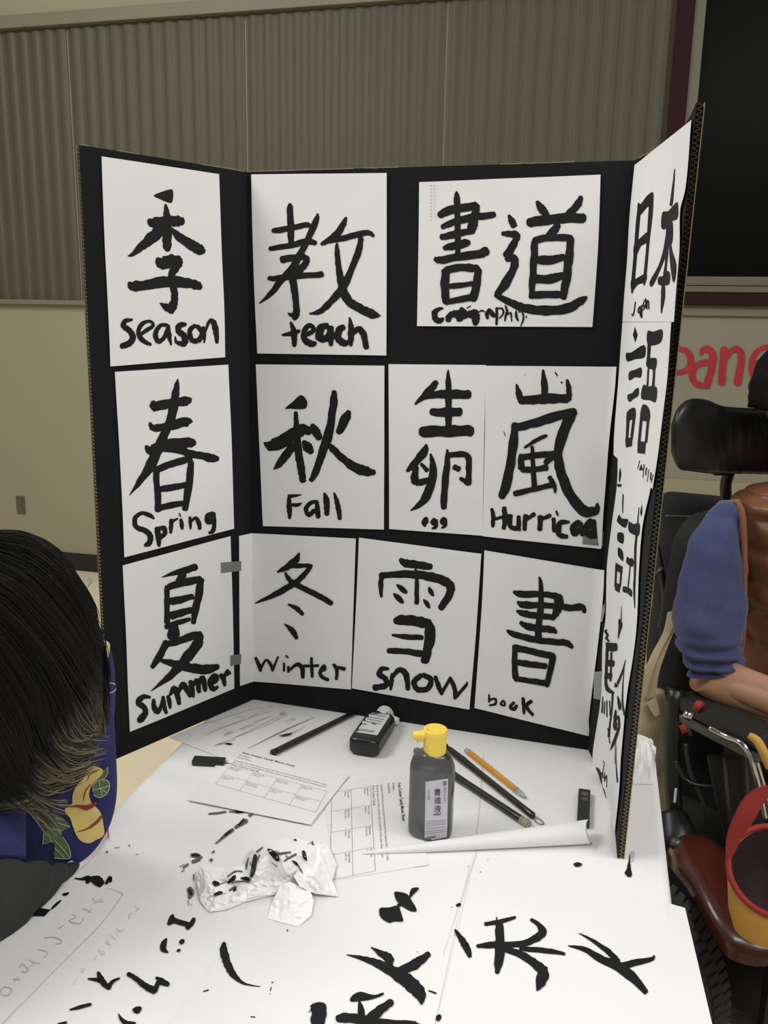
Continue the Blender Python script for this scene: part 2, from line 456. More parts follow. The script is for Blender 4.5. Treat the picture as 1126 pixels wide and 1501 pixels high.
for pan, nm, outer in (('AB', 'side_panel', 0), ('BC', 'centre_panel', None), ('CD', 'side_panel', 1)):
    ns, nt_ = 10, 24
    s0, s1 = (0.022 if outer == 0 else 0), (1-.022 if outer == 1 else 1)
    def sheet(off0, off1, a, b, wob=0):
        V = []
        for o in (off0, off1):
            for j in range(nt_+1):
                for i in range(ns+1):
                    s, t = lerp(a, b, i/ns), j/nt_
                    p = bil(pan, s, t) - pnorm(pan, t)*o
                    if j == 0: p.z += .0012*noise.noise(Vector((s*30, off0*500, 3)))
                    V.append(p)
        n = (ns+1)*(nt_+1); nu = ns+1; F = []
        for j in range(nt_):
            for i in range(ns):
                q = j*nu+i; F.append([q, q+nu, q+nu+1, q+1]); F.append([n+q, n+q+1, n+q+nu+1, n+q+nu])
        for i in range(ns):
            F.append([i, i+1, n+i+1, n+i]); q = nt_*nu+i; F.append([q, n+q, n+q+1, q+1])
        for j in range(nt_):
            for i in (0, ns):
                q = j*nu+i; F.append([q, n+q, n+q+nu, q+nu][::(1 if i == 0 else -1)])
        return V, F
    p_ = mk(nm, *sheet(0, .0012, 0, 1), 'board', board)
    mk('core', *sheet(.0012, THK-.0010, s0, s1), 'kraftdark', p_)
    mk('back_liner', *sheet(THK-.0010, THK, 0, 1), 'kraft', p_)
    if outer is not None:                     # open corrugation at the outer edge
        N = 165; V = []
        for j in range(N*2+1):
            t = j/(2*N); o = (.0016, THK-.0014)[j % 2]
            for s in ((0.001, .022) if outer == 0 else (1-.022, .999)):
                V.append(bil(pan, s, t) - pnorm(pan, t)*o)
        mk('flute', V, [[2*i, 2*i+1, 2*i+3, 2*i+2] for i in range(2*N)], 'flute', p_, kind='stuff', solid=.0005)
# worn kraft lines along the top edge
for pan, lst in (('AB', ((.0, .05), (.2, .32), (.7, .98))), ('BC', ((.0, .3), (.33, .42), (.68, .86))), ('CD', ((.05, .3), (.85, 1.0)))):
    for a, b in lst:
        V = []
        for k in range(13):
            s = lerp(a, b, k/12); p = bil(pan, s, 0)+Z3*(.0012+.0008*noise.noise(Vector((s*60, 1, 1)))); n = pnorm(pan, 0)
            V += [p+n*.0004, p-n*(.0006+.0016*noise.noise(Vector((s*40, 5, 1)))), p+n*.0004-Z3*.0016]
        mk('worn_edge', V, [q for k in range(12) for q in ([3*k, 3*k+3, 3*k+4, 3*k+1], [3*k+2, 3*k+5, 3*k+3, 3*k])], 'kraft', board)
# clear tape pieces
for q in ([(322, 824), (352, 822), (352, 836), (322, 840)], [(336, 960), (352, 958), (352, 972), (336, 976)],
          [(877, 908), (889, 884), (890, 895), (886, 912)], [(874, 985), (886, 984), (883, 1026), (873, 1024)], [(855, 778), (885, 778), (884, 800), (854, 797)]):
    V = [onboard(x, y, .0032) for x, y in q]
    mk('tape', V, [[3, 2, 1, 0]], 'tape' if q[0][0] != 855 else 'tape', board)

# ------------------------------------------------------------------ papers on the board
def paper_h(px, py, seed, amp):
    return .0016 + amp*(.5+.5*noise.noise(Vector((px*.013, py*.011, seed))))
PAPERS = {}
def paper(name, rows, label, seed=1, amp=.0022, lift=None, xcols=None, group='calligraphy sheets on the display board', mat_='paper'):
    """rows: (xl,yl,xr,yr) from top to bottom"""
    nj = 26; R = cr([tuple(map(float, r)) for r in rows], 12) if len(rows) > 2 else cr([tuple(map(float, r)) for r in rows], nj)
    nj = len(R); cols = xcols or [i/18 for i in range(19)]
    def hf(px, py):
        h = paper_h(px, py, seed, amp)
        if lift: h += lift(px, py)
        return h
    V = [onboard(lerp(r[0], r[2], s), lerp(r[1], r[3], s), hf(lerp(r[0], r[2], s), lerp(r[1], r[3], s))) for r in R for s in cols]
    o = mk('calligraphy_sheet', V, grid_faces(len(cols), nj, flip=True), mat_, smooth=True, solid=.0003, label=label, cat='paper', group=group)
    cast_off = lambda px, py, h: onboard(px, py, hf(px, py)+h)
    return o, cast_off
def sheet_on(rows, label, c, chars, words, **k):
    o, sf = paper('s', rows, label, **k)
    for s in chars: draw('brush_character', s, c, sf, o)
    for s in words: draw('brush_word', s, c, sf, o)
    return o, sf
S1 = (130, 210, 4.55)
sheet_on([(148, 229.5, 320, 255.5), (151, 330, 323, 350), (158, 470, 327, 450), (160.5, 537, 328.5, 523.5)],
 'white sheet brushed with a character above the word season', S1,
 ['P 425,350 480,325 545,308 556,330 556,370 543,400 500,388 460,370; 505,410,14 511,450,32 514,520,52 515,620,56 517,690,52 520,715,30;'
  '395,515,30 420,530,62 480,525,68 560,520,66 605,525,62 618,532,40; 475,575,80 405,640,68 340,695,48 285,742,26 255,752,5; 545,572,22 600,628,52 680,680,62 735,712,66 758,722,40',
  '450,770,25 475,795,76 540,790,84 585,790,72 603,800,45; 590,800,60 550,865,46 545,890,46; 262,930,20 285,950,62 350,950,62 450,932,66 550,922,66 650,932,60 715,948,56 738,965,34;'
  '550,930,55 565,1000,42 562,1060,48 548,1100,58 548,1132,22; 466,1065,4 505,1090,42 550,1112,50'],
 ['285,1177,16 240,1185,30 225,1215,34 268,1252,36 290,1295,38 262,1335,42 212,1355,34; 330,1283,16 380,1248,26 424,1215,22 402,1186,20 352,1204,28 326,1255,28 350,1310,32 408,1343,20;'
  '518,1212,22 472,1216,26 440,1268,32 458,1322,30 500,1292,28 520,1240,24; 522,1215,24 530,1280,32 545,1345,10;'
  '640,1208,24 602,1215,36 592,1250,36 634,1290,40 628,1335,42 580,1325,22 572,1290,10; 705,1215,24 668,1250,30 682,1312,32 730,1312,32 748,1260,30 716,1218,24;'
  '758,1225,18 765,1280,22 763,1330,10; 768,1262,14 798,1188,22 825,1195,34 842,1265,34 848,1330,20'], seed=1)
S2 = (360, 240, 5.118)
sheet_on([(369.2, 256, 567.7, 254), (373, 400, 567.5, 390), (378, 518, 567, 521)],
 'white sheet brushed with a character above the word teach', S2,
 ['340,305,24 340,340,44 345,480,46 348,610,42; 210,505,30 250,500,42 350,485,38 460,460,40 482,470,30; 188,640,30 230,632,38 350,615,40 460,585,44 530,595,36;'
  '546,378,14 535,430,40 480,550,42 420,670,44 350,790,50 270,880,46 190,980,36 110,1048,8; 280,720,55 340,710,46 430,700,44 465,720,44 440,770,46 385,810,60;'
  '180,860,30 230,862,40 350,850,42 470,838,40 578,832,44; 355,830,50 368,930,48 385,1050,44 385,1130,50 370,1165,30; 322,1120,6 350,1135,30 385,1140,40',
  '760,405,16 740,450,42 690,530,50 620,580,40 575,605,24; 640,575,46 740,560,46 850,530,44 930,520,36 965,545,22; 870,560,38 855,650,44 800,790,46 730,930,56 640,1040,46 560,1110,38 485,1125,10;'
  '690,598,16 692,670,36 705,800,42 730,920,58 770,1020,60 860,1085,62 960,1130,60 1015,1140,10'],
 ['280,1285,14 340,1275,34 410,1255,24; 345,1190,18 365,1250,38 372,1320,40 370,1365,30; 450,1285,30 500,1265,34 515,1235,32 480,1215,34 445,1260,38 450,1320,44 500,1350,46 530,1345,30;'
  '620,1210,36 570,1235,56 560,1300,56 610,1310,50 640,1260,40; 640,1230,50 645,1300,46 645,1360,28; 740,1225,40 705,1250,50 700,1310,50 745,1345,48 780,1335,30;'
  '785,1155,12 795,1220,38 795,1300,44 795,1365,20; 810,1270,36 850,1240,44 890,1280,46 910,1380,40'], seed=2)
S3 = (600, 240, 3.753)
cal, sf = sheet_on([(615.2, 267.4, 880.6, 256.5), (614, 370, 877, 360), (612, 478, 868.6, 479.3)],
 'wide white sheet brushed with two characters above the word calligraphy', S3,
 ['262,155,10 264,190,30 268,300,30 270,420,30 270,495,28; 170,285,34 215,262,44 290,245,44 370,235,42; 372,232,36 362,290,42 350,345,50 340,370,40; 185,350,26 240,325,34 330,300,40 400,290,38 470,282,30;'
  '180,405,30 230,395,38 300,380,34 355,370,32; 195,465,24 240,455,40 300,440,44 330,435,30; 145,525,24 180,530,40 280,512,40 380,500,44 425,480,50;'
  '205,590,44 198,660,42 205,760,40; 205,590,40 280,572,40 350,575,40 380,590,38 372,660,40 352,745,44; 220,675,26 290,668,28 350,660,26; 205,762,30 280,748,34 350,735,34',
  '550,285,14 565,315,34 580,345,34; 515,385,22 560,388,34 595,395,34 575,445,38 540,505,50; 540,520,40 580,525,40 575,580,40 530,660,46 485,720,34; 478,722,26 560,765,38 650,798,46 780,808,50 880,790,50 945,755,40 975,735,18;'
  '705,210,18 730,250,42 760,285,30; 945,185,24 925,230,40 865,290,34; 660,325,44 740,312,50 850,300,52 960,300,48; 820,340,34 790,380,44 765,410,40;'
  '690,430,34 688,520,36 680,640,36 675,735,30; 690,425,34 760,408,36 890,410,36; 890,415,40 880,520,42 865,640,44 850,738,34; 710,530,42 780,530,48 850,515,36; 700,635,42 780,635,48 850,615,34; 680,722,34 780,720,40 850,722,34'], [], seed=3)
draw('brush_word', '150,90,20 100,100,44 60,140,60 70,210,60 120,225,60 155,200,26; 250,140,50 215,190,66 210,230,52; 260,150,70 320,160,90 340,220,70; 350,90,40 380,150,90 400,190,80; 440,160,80 500,150,90 510,220,80 505,265,50;'
  '415,90,14 455,62,10; 545,130,14 580,115,18 610,128,10; 660,100,30 635,150,44 640,200,30; 660,110,40 700,160,50 710,180,40; 740,85,26 742,180,30 738,270,22; 745,95,16 795,90,20 815,140,20 770,200,16;'
  '835,60,18 855,120,26 840,170,24 830,230,14; 860,160,12 895,140,20 905,235,12; 955,115,14 955,170,28 975,225,20; 990,130,24 1015,110,16 1035,200,20 1005,285,12; P 1058,172 1075,172 1075,194 1056,192', (630, 440, 7.507), sf, cal)
draw('faint_print', ';'.join(f'{x},{y},5 {x},{y+7},4' for x in (122, 142) for y in range(118, 290 if x == 142 else 310, 19)), S3, sf, cal, 'faintprint')
S4 = (150, 520, 5.005)
sheet_on([(167, 545, 333.4, 534.4), (176, 700, 339, 680), (181, 816.5, 342.2, 774.7)],
 'white sheet brushed with a character above the word Spring', S4,
 ['547,178,8 540,220,34 530,290,52 518,370,66 490,480,58 455,570,56 420,650,66 380,740,68 320,850,62 250,950,34 192,1028,5; 365,345,34 378,378,66 460,362,60 560,345,62 620,340,62 632,345,42;'
  '340,500,20 365,535,44 440,530,56 540,505,66 620,492,62 630,495,44; 312,670,24 345,700,64 430,670,66 540,650,76 640,645,66 668,648,44; 440,690,40 540,690,56 620,720,50 720,740,52 800,758,56 838,760,34;'
  '385,830,50 390,940,42 400,1050,44 400,1140,44; 380,845,44 460,812,50 560,780,50 640,755,40; 640,780,40 635,880,50 620,990,50 600,1130,44; 420,985,40 500,970,46 610,950,38; 400,1125,44 480,1105,44 590,1088,36'],
 ['372,1200,14 340,1175,30 280,1160,26 232,1200,32 240,1260,34 310,1290,38 345,1330,40 335,1380,40 305,1395,24; 395,1270,36 405,1340,40 408,1400,22; 400,1275,28 445,1270,34 450,1310,34 415,1340,32;'
  '500,1210,30 497,1260,30 494,1305,20; 505,1220,24 545,1200,14; 568,1205,20 575,1240,30 578,1275,20; 556,1160,8 566,1185,10; 635,1190,20 638,1230,24 640,1275,12; 645,1220,16 675,1195,24 700,1230,32 708,1275,24;'
  '805,1165,36 765,1185,40 770,1225,36 810,1210,36; 812,1160,22 815,1230,28 805,1290,30 775,1305,16'], seed=4)
S5 = (360, 520, 5.118)
sheet_on([(376, 534, 564.2, 536), (381, 650, 564, 650), (386.4, 770.7, 563.6, 775.6)],
 'white sheet brushed with a character above the word Fall', S5,
 ['P 300,402 360,350 415,302 455,325 470,365 455,402 400,408 340,404; 382,432,28 385,500,36 390,620,50 405,760,52 425,870,52 435,945,46; 145,660,14 200,680,80 290,640,94 380,590,86 440,560,74 485,575,56;'
  '360,680,60 310,750,56 255,820,48 215,858,8; 440,650,30 470,690,70 500,730,40; 505,525,30 530,570,62 560,625,46',
  '670,275,34 668,340,54 655,450,54 635,570,62 600,680,60 560,800,54 520,900,46 495,940,34; 780,425,34 755,480,66 705,580,46; 630,665,20 660,705,48 740,780,52 820,840,64 900,870,70 970,882,36'],
 ['330,1050,18 332,1120,36 335,1180,34 335,1225,20; 330,1062,26 380,1055,20 425,1048,6; 345,1122,20 390,1125,28 425,1112,10; 535,1100,26 490,1110,30 458,1155,32 480,1200,32 520,1165,30; 540,1095,24 545,1160,36 550,1215,34;'
  '595,1035,14 610,1080,42 615,1140,40 615,1195,34; 670,1035,14 690,1100,34 705,1170,34 712,1228,28'], seed=5)
S6 = (560, 520, 3.128)
sheet_on([(570.2, 533.7, 712.8, 535), (571, 650, 710, 655), (571.2, 774.8, 707.7, 784.7)],
 'narrow white sheet brushed with two characters above the word egg', S6,
 ['305,70,6 305,110,20 307,200,28 307,340,26; 250,125,24 215,170,34 155,225,10; 200,190,26 260,182,34 330,182,40 400,182,38; 230,262,30 290,262,38 360,260,36; 185,352,44 260,350,48 350,348,48 410,348,46',
  '205,412,12 195,445,34 150,500,30 118,532,14; 158,510,22 152,560,34 155,585,32; 160,585,28 200,580,28 232,570,26; 225,455,10 236,520,30 225,600,34 190,670,32 135,712,6; 182,500,14 210,530,20;'
  '302,435,10 300,500,26 290,600,30 285,700,26; 300,462,24 350,455,26 395,465,26 400,530,26 398,590,26; 362,565,16 398,588,26; 330,512,24 358,525,24'],
 ['192,775,10 208,765,14 205,748,14 190,765,14 200,782,14; 245,752,20 235,768,20 248,772,18; 252,755,12 250,785,16 232,795,8; 290,748,20 278,765,22 290,770,18; 294,750,12 292,780,16 275,792,8'], seed=6)
S7 = (170, 780, 4.842)
def lift_h(px, py): return .009*max(0, (px-868)/40)**2 * max(.3, min(1.3, (py-500)/240))
sheet_on([(712.4, 536, 909, 537.6), (711, 650, 898, 660), (707.7, 785.3, 886, 804.5)],
 'white sheet brushed with a character above the word Hurrican, right of the egg sheet', S6,
 ['740,70,10 745,130,28 748,190,26; 618,135,8 630,180,28 640,215,26; 640,210,36 740,202,42 850,200,38; 850,115,12 858,160,24 858,205,22; 655,92,6 657,92,6; 795,80,6 805,95,6; 822,125,8 828,128,8;'
  '612,318,30 605,400,38 590,500,40 570,600,38 550,650,30; 605,335,34 700,312,38 800,282,40 885,262,34; 870,275,44 830,360,46 808,450,40 825,550,42 870,650,44 930,715,46 980,712,36 988,680,10; 755,370,14 710,390,18 655,425,10;'
  '640,460,26 640,520,30; 640,470,30 720,458,26 785,455,30; 785,460,34 750,495,24; 645,525,28 700,525,24 755,515,30; 690,420,14 695,520,20 700,620,24; 610,635,24 700,615,22 790,592,26; 770,560,20 792,600,18 795,630,10; 560,350,3 567,372,3'],
 ['505,705,14 512,740,20 510,785,16; 520,752,12 560,740,14; 562,700,20 566,750,24 560,795,16; 590,735,22 590,785,20 625,790,22 628,740,18; 628,790,16 634,805,12; 660,735,22 655,800,18; 662,755,14 700,728,20;'
  '728,740,24 725,800,22; 730,755,14 772,735,18; 788,750,18 790,808,16; 800,715,10 808,735,8; 858,765,14 818,770,22 812,820,24 850,832,18; 905,765,24 878,790,28 885,820,24 905,800,24; 912,770,20 920,825,18; 960,760,30 935,800,34 965,830,30; 968,760,26 975,835,20'], seed=7, lift=lift_h, xcols=[i/24 for i in range(25)])
sheet_on([(178.7, 828.5, 336.5, 785.6), (184, 950, 340, 900), (189, 1072, 342.4, 1008.8)],
 'white sheet brushed with a character above the word summer', S7,
 ['318,318,5 400,290,32 500,262,46 560,245,44; 470,290,50 440,350,56; 355,385,34 355,480,36 355,640,36; 370,385,44 470,355,56 590,330,42; 595,335,44 580,430,50 560,530,50 540,640,34; 385,490,50 450,475,50 535,455,36; 385,590,56 450,570,50 530,550,38;'
  '345,670,30 430,640,34 515,615,24; 400,660,70 400,750,80; 365,790,40 440,770,46 530,735,50 590,722,46; 585,725,50 570,790,66 500,880,66 440,950,60 360,1030,42 240,1125,5; 350,780,50 310,860,48 250,955,30; 300,905,20 400,930,50 520,960,62 640,970,60 715,950,36'],
 ['232,1168,22 185,1165,34 150,1205,40 190,1240,38 200,1280,38 165,1325,46 150,1320,26; 258,1185,22 262,1240,36 285,1270,36 310,1230,26 325,1180,20; 325,1165,24 332,1230,30 348,1280,22; 360,1160,24 370,1200,30 375,1245,18;'
  '375,1150,20 405,1105,40 425,1150,36 440,1215,26; 435,1130,24 465,1075,38 490,1110,36 520,1160,28; 520,1055,30 530,1110,36 540,1165,20; 540,1080,26 570,1050,36 580,1130,30; 580,1060,26 605,1030,36 622,1100,34 625,1125,20;'
  '655,1080,20 705,1045,34 690,1015,34 660,1060,40 680,1110,34 715,1095,20; 735,1010,30 755,1040,34 765,1085,22; 755,1020,24 795,985,44'], seed=8)
S8 = (340, 770, 3.128)
wcol = [0, .04, .09, .1265, .16, .22] + [.3+.7*i/10 for i in range(11)]
def fold_rows():                              # one column of the grid sits exactly on the fold
    rows = []
    for k in range(9):
        t = k/8; xl, yl = lerp(349, 350.6, t), lerp(785.3, 1005, t); xr, yr = lerp(522.2, 514.9, t), lerp(789, 1009.8, t)
        yf = lerp(781, 998, t); xf = lerp(362, 372, (yf-252)/773)
        rows.append((xl, yl, xf, yf, xr, yr))
    return rows
R = fold_rows(); V = []; hfw = lambda x, y: paper_h(x, y, 9, .0018)
for r in R:
    for s in (0, .5, .97): x, y = lerp(r[0], r[2]-.3, s), lerp(r[1], r[3], s); V.append(onboard(x, y, hfw(x, y)))
    for i in range(13): s = i/12; x, y = lerp(r[2]+.3, r[4], s**1.0), lerp(r[3], r[5], s); V.append(onboard(x, y, hfw(x, y)))
win_ = mk('calligraphy_sheet', V, grid_faces(16, 9, flip=True), 'paper', smooth=False, solid=.0003, label='white sheet brushed with a character above the word winter, folded round the left crease', cat='paper', group='calligraphy sheets on the display board')
sfw = lambda x, y, h: onboard(x, y, hfw(x, y)+h)
draw('brush_character', '312,125,8 295,160,30 255,190,28 212,212,8; 290,185,20 340,182,18 368,186,18; 362,188,20 330,230,22 280,270,26 200,315,24 110,355,5; 248,215,10 275,255,22 340,290,22 410,325,24 460,355,22; 262,360,8 300,378,20 328,405,16; 245,450,6 280,480,24 300,515,16', S8, sfw, win_, base=.0009)
draw('brush_word', '112,605,12 128,640,18 135,665,12; 135,655,12 160,615,10 180,635,14 190,665,10; 190,660,12 215,600,8; 242,630,10 242,665,10; 250,595,8 262,605,6; 262,645,12 262,670,12; 270,660,10 300,635,16 325,650,20 328,695,16; 368,605,12 370,660,14 372,692,12; 335,642,12 400,640,12; 410,665,12 430,655,14 425,640,12 408,665,14 415,690,16 445,705,14; 470,635,14 485,660,16 482,702,12; 480,645,10 520,655,18', S8, sfw, win_, base=.0009)
sheet_on([(527, 787.6, 706, 811.3), (522, 900, 698, 930), (516.5, 1008, 688.5, 1039.2)],
 'white sheet brushed with a character above the word snow', S8,
 ['775,155,18 800,172,34 860,180,34 915,188,26; 690,228,20 685,270,22 688,325,12; 685,230,28 760,222,30 860,225,36 950,242,38 1000,270,38 1000,310,34 960,378,26; 845,198,10 850,240,16 850,300,20 850,355,20; P 755,268 785,275 808,300 800,312 775,300; P 742,308 775,320 792,350 778,356 752,335; P 905,278 925,295 930,322 915,318 902,300; P 880,335 905,348 912,378 895,372 882,352',
  '752,435,30 790,432,44 860,440,44 905,455,42 908,520,46 885,620,36; 738,500,10 800,508,22 875,512,22; 720,572,24 790,575,26 870,585,28'],
 ['720,655,14 690,655,22 678,680,24 705,700,24 710,730,26 655,742,26; 738,680,18 735,715,18 730,750,12; 740,690,16 770,660,22 800,680,26 810,748,20; 870,685,22 838,715,24 855,750,24 900,745,24 915,705,24 880,682,22;'
  '935,690,16 950,735,22 965,770,16; 965,765,14 1005,695,14; 1005,700,16 1025,750,20 1025,790,16; 1028,785,14 1075,730,14 1080,715,6'], seed=10)
S9 = (690, 790, 4.691)
sheet_on([(710.7, 806, 888, 836), (706, 900, 884, 900), (696, 1037, 863, 1078)],
 'white sheet brushed with a character above the word book', S9,
 ['475,260,14 485,320,30 485,450,38 470,580,44 465,680,44; 300,360,22 350,375,44 480,378,40 570,385,40 610,400,48; 600,395,60 610,440,60 590,500,50 560,545,30; 325,430,18 370,450,48 480,452,40 600,458,36 700,470,44 765,465,44 785,500,24;'
  '320,490,16 370,510,44 470,525,40 575,535,38; 345,570,24 390,595,44 490,612,44 560,620,44 590,640,20; 255,625,18 300,650,38 450,690,42 600,705,40 660,710,42 700,740,24;'
  '305,730,30 305,850,38 310,950,40; 310,745,46 400,765,44 510,790,44 570,800,40; 570,800,38 550,890,42 525,1005,30; 330,845,40 420,858,40 520,870,36; 310,955,36 400,970,36 520,985,38'],
 ['128,1065,10 130,1100,16 128,1120,10; 128,1105,14 170,1095,16 172,1130,16 132,1140,12; 225,1105,14 208,1130,14 235,1140,14 232,1110,14; 300,1120,20 275,1150,22 300,1165,24 320,1140,20; 362,1090,22 367,1140,24 368,1195,16; 420,1110,24 385,1145,24 430,1205,20'], seed=11)
RG = dict(amp=.002)
R1, R2_, R3_, R4_, R5_ = (880, 140, 4.169), (870, 470, 4.169), (860, 640, 5.769), (860, 880, 6.25), (850, 1090, 7.5)
sheet_on([(932.3, 242, 1017.2, 176), (928, 290, 1009, 272), (924, 345, 1001, 310), (921, 390, 999.5, 370), (914.8, 471.7, 991.5, 472)],
 'topmost tall sheet on the right side panel, brushed with two characters above Japan', R1,
 ['P 242,655 262,662 300,612 338,592 335,660 300,685 262,728 240,722; P 240,690 262,690 240,930 218,1185 199,1175 220,900; P 318,620 338,610 337,720 312,920 292,1140 276,1130 298,880; P 220,905 262,868 302,836 300,895 262,920 238,968 214,970; P 200,1130 230,1120 294,1088 292,1140 245,1155 212,1194 200,1180',
  '470,450,5 462,560,13 450,670,18; P 396,715 430,708 455,682 492,652 493,748 455,768 430,792 412,818 388,805; P 425,780 458,765 462,860 452,910 428,915 415,880; P 418,850 436,905 405,1010 338,1162 316,1140 370,1040 400,940; P 440,850 458,950 480,1030 468,1142 452,1085 438,960; 430,880,14 420,1000,14 412,1090,16; P 371,1112 400,1102 405,1074 443,1080 442,1150 410,1160 372,1155; 403,1150,18 400,1230,22 390,1330,6'],
 ['228,1262,7 222,1310,8 212,1345,8 204,1335,6; 256,1290,7 245,1310,7 248,1330,7 256,1315,6; 258,1288,7 258,1350,7; 269,1280,7 266,1358,8; 270,1284,6 284,1286,6 280,1308,6 268,1314,6; 291,1245,6 280,1268,6 280,1292,6 291,1280,6; 293,1240,6 294,1300,7; 302,1252,6 300,1305,6; 302,1262,6 310,1254,6 312,1306,6'], seed=12, xcols=[i/10 for i in range(11)])
sheet_on([(914.9, 472.4, 987.5, 472.4), (910, 540, 981, 560), (903, 630, 969, 660), (901.9, 667, 960, 717)],
 'second tall sheet down the right side panel, brushed with one boxy character', R2_,
 ['P 268,38 286,88 270,135 256,88; P 212,198 245,195 326,148 329,222 270,236 218,250; P 232,315 270,300 308,288 305,347 270,346 232,366; P 222,455 252,442 262,428 290,410 290,458 262,476 240,496 225,488; P 218,560 268,533 271,602 240,608 219,640; P 216,590 236,600 226,740 210,745; P 256,585 271,585 262,670 250,745 238,745; P 208,720 252,714 250,766 212,776',
  'P 346,64 380,68 437,54 435,122 395,150 345,142; 357,140,18 350,245,18; P 345,238 400,230 398,290 375,300 339,280; 352,280,9 344,405,11; 388,285,14 380,405,14; P 318,395 350,402 403,408 398,497 360,486 307,475; P 315,516 345,520 363,562 358,612 312,610 301,580; P 301,585 317,600 302,745 286,748; P 344,595 361,595 346,745 330,748; P 286,738 338,740 331,814 284,808'],
 ['298,855,5 285,905,4; P 308,875 318,915 292,915; 325,880,6 318,960,5; 340,900,8 335,945,6; 355,910,4 345,985,4; 368,930,8 365,975,6; 382,940,4 370,990,4'], seed=13, xcols=[i/10 for i in range(11)])
sheet_on([(908, 672, 957, 712), (906.8, 714.5, 955, 725), (899, 775, 946, 770), (892, 831, 940, 835), (891.2, 900, 937.3, 905), (885.6, 944, 930, 965), (884, 1024, 921, 1030), (871.6, 1112.7, 914, 1105), (886, 1148, 911.5, 1154), (902.5, 1216, 904, 1219)],
 'bottom sheet on the right side panel, long, brushed with two narrow characters', R3_,
 ['300,270,6 300,320,18 296,380,10; P 278,402 312,404 310,420 295,427 280,422; 328,490,8 326,560,10 326,645,6; P 278,705 298,660 320,692 374,700 366,742 348,772 310,752 285,728; P 282,820 300,811 335,822 332,902 300,896 281,876; P 284,945 298,940 326,975 328,1052 305,1036 284,1005; P 262,1065 323,1100 320,1160 262,1132; P 260,1090 277,1105 270,1270 253,1275; P 303,1130 320,1120 310,1270 296,1285; P 253,1232 306,1250 299,1322 262,1302',
  'P 488,570 496,640 485,682 474,640; 465,600,6 455,740,12; P 381,720 420,740 473,737 470,832 430,833 379,800; 448,825,18 435,950,18 430,1150,18 425,1300,18 430,1450,6; P 362,1015 385,1032 410,1028 419,1060 408,1102 357,1070; 388,1090,8 372,1270,10; P 329,1268 370,1275 405,1300 403,1357 365,1326 328,1312'],
 [], seed=14, xcols=[i/8 for i in range(9)])
exam = COL.objects[-1]
while exam.parent: exam = exam.parent
sfx = lambda x, y, h: onboard(x, y, paper_h(x, y, 14, .0022)+h)
draw('brush_character', '340,50,3 338,180,10; P 312,180 330,175 350,225 325,300 310,352 303,340 310,250; 205,270,8 190,285,20 210,320,20 190,350,12; 195,345,22 222,375,16; 205,390,20 205,500,26 200,640,24 200,760,26 220,820,36 270,850,22; 210,430,70 290,430,72; 210,575,56 268,580,56; 205,690,50 250,700,50; 245,480,16 240,740,16; 262,840,14 255,1000,14 235,1150,14 225,1250,20; 218,1170,8 235,1310,8; 172,885,8 165,1030,12; 190,930,8 185,1040,10; 210,920,8 210,1070,8; 235,920,8 240,1060,8;'
  '375,550,6 350,650,12 310,760,20; 285,760,10 300,790,40; 365,600,4 355,800,8 355,950,12 375,1055,18; 310,880,8 325,950,28 330,1000,20; 292,1010,14 285,1080,24 280,1170,22; 315,1060,16 322,1150,16 300,1230,20; 295,1070,18 320,1090,20; 300,1120,10 295,1170,10; 280,1180,20 320,1190,14; 300,1230,24 270,1310,20 245,1370,8; 290,1280,5 288,1500,5', R4_, sfx, exam)
draw('brush_word', '425,40,6 428,200,8 435,330,14 445,425,18; 280,190,8 300,220,8; 295,225,6 280,320,8; 270,320,14 285,380,10; 300,320,8 298,410,10; 320,350,8 300,420,6; 325,360,8 322,480,6', R5_, sfx, exam)
draw('brush_mark', 'P 200,268 235,275 265,340 268,420 255,430 235,350', R5_, sfx, exam)
draw('brush_mark', 'P 262,455 300,520 318,610 300,590', R5_, sfx, exam)

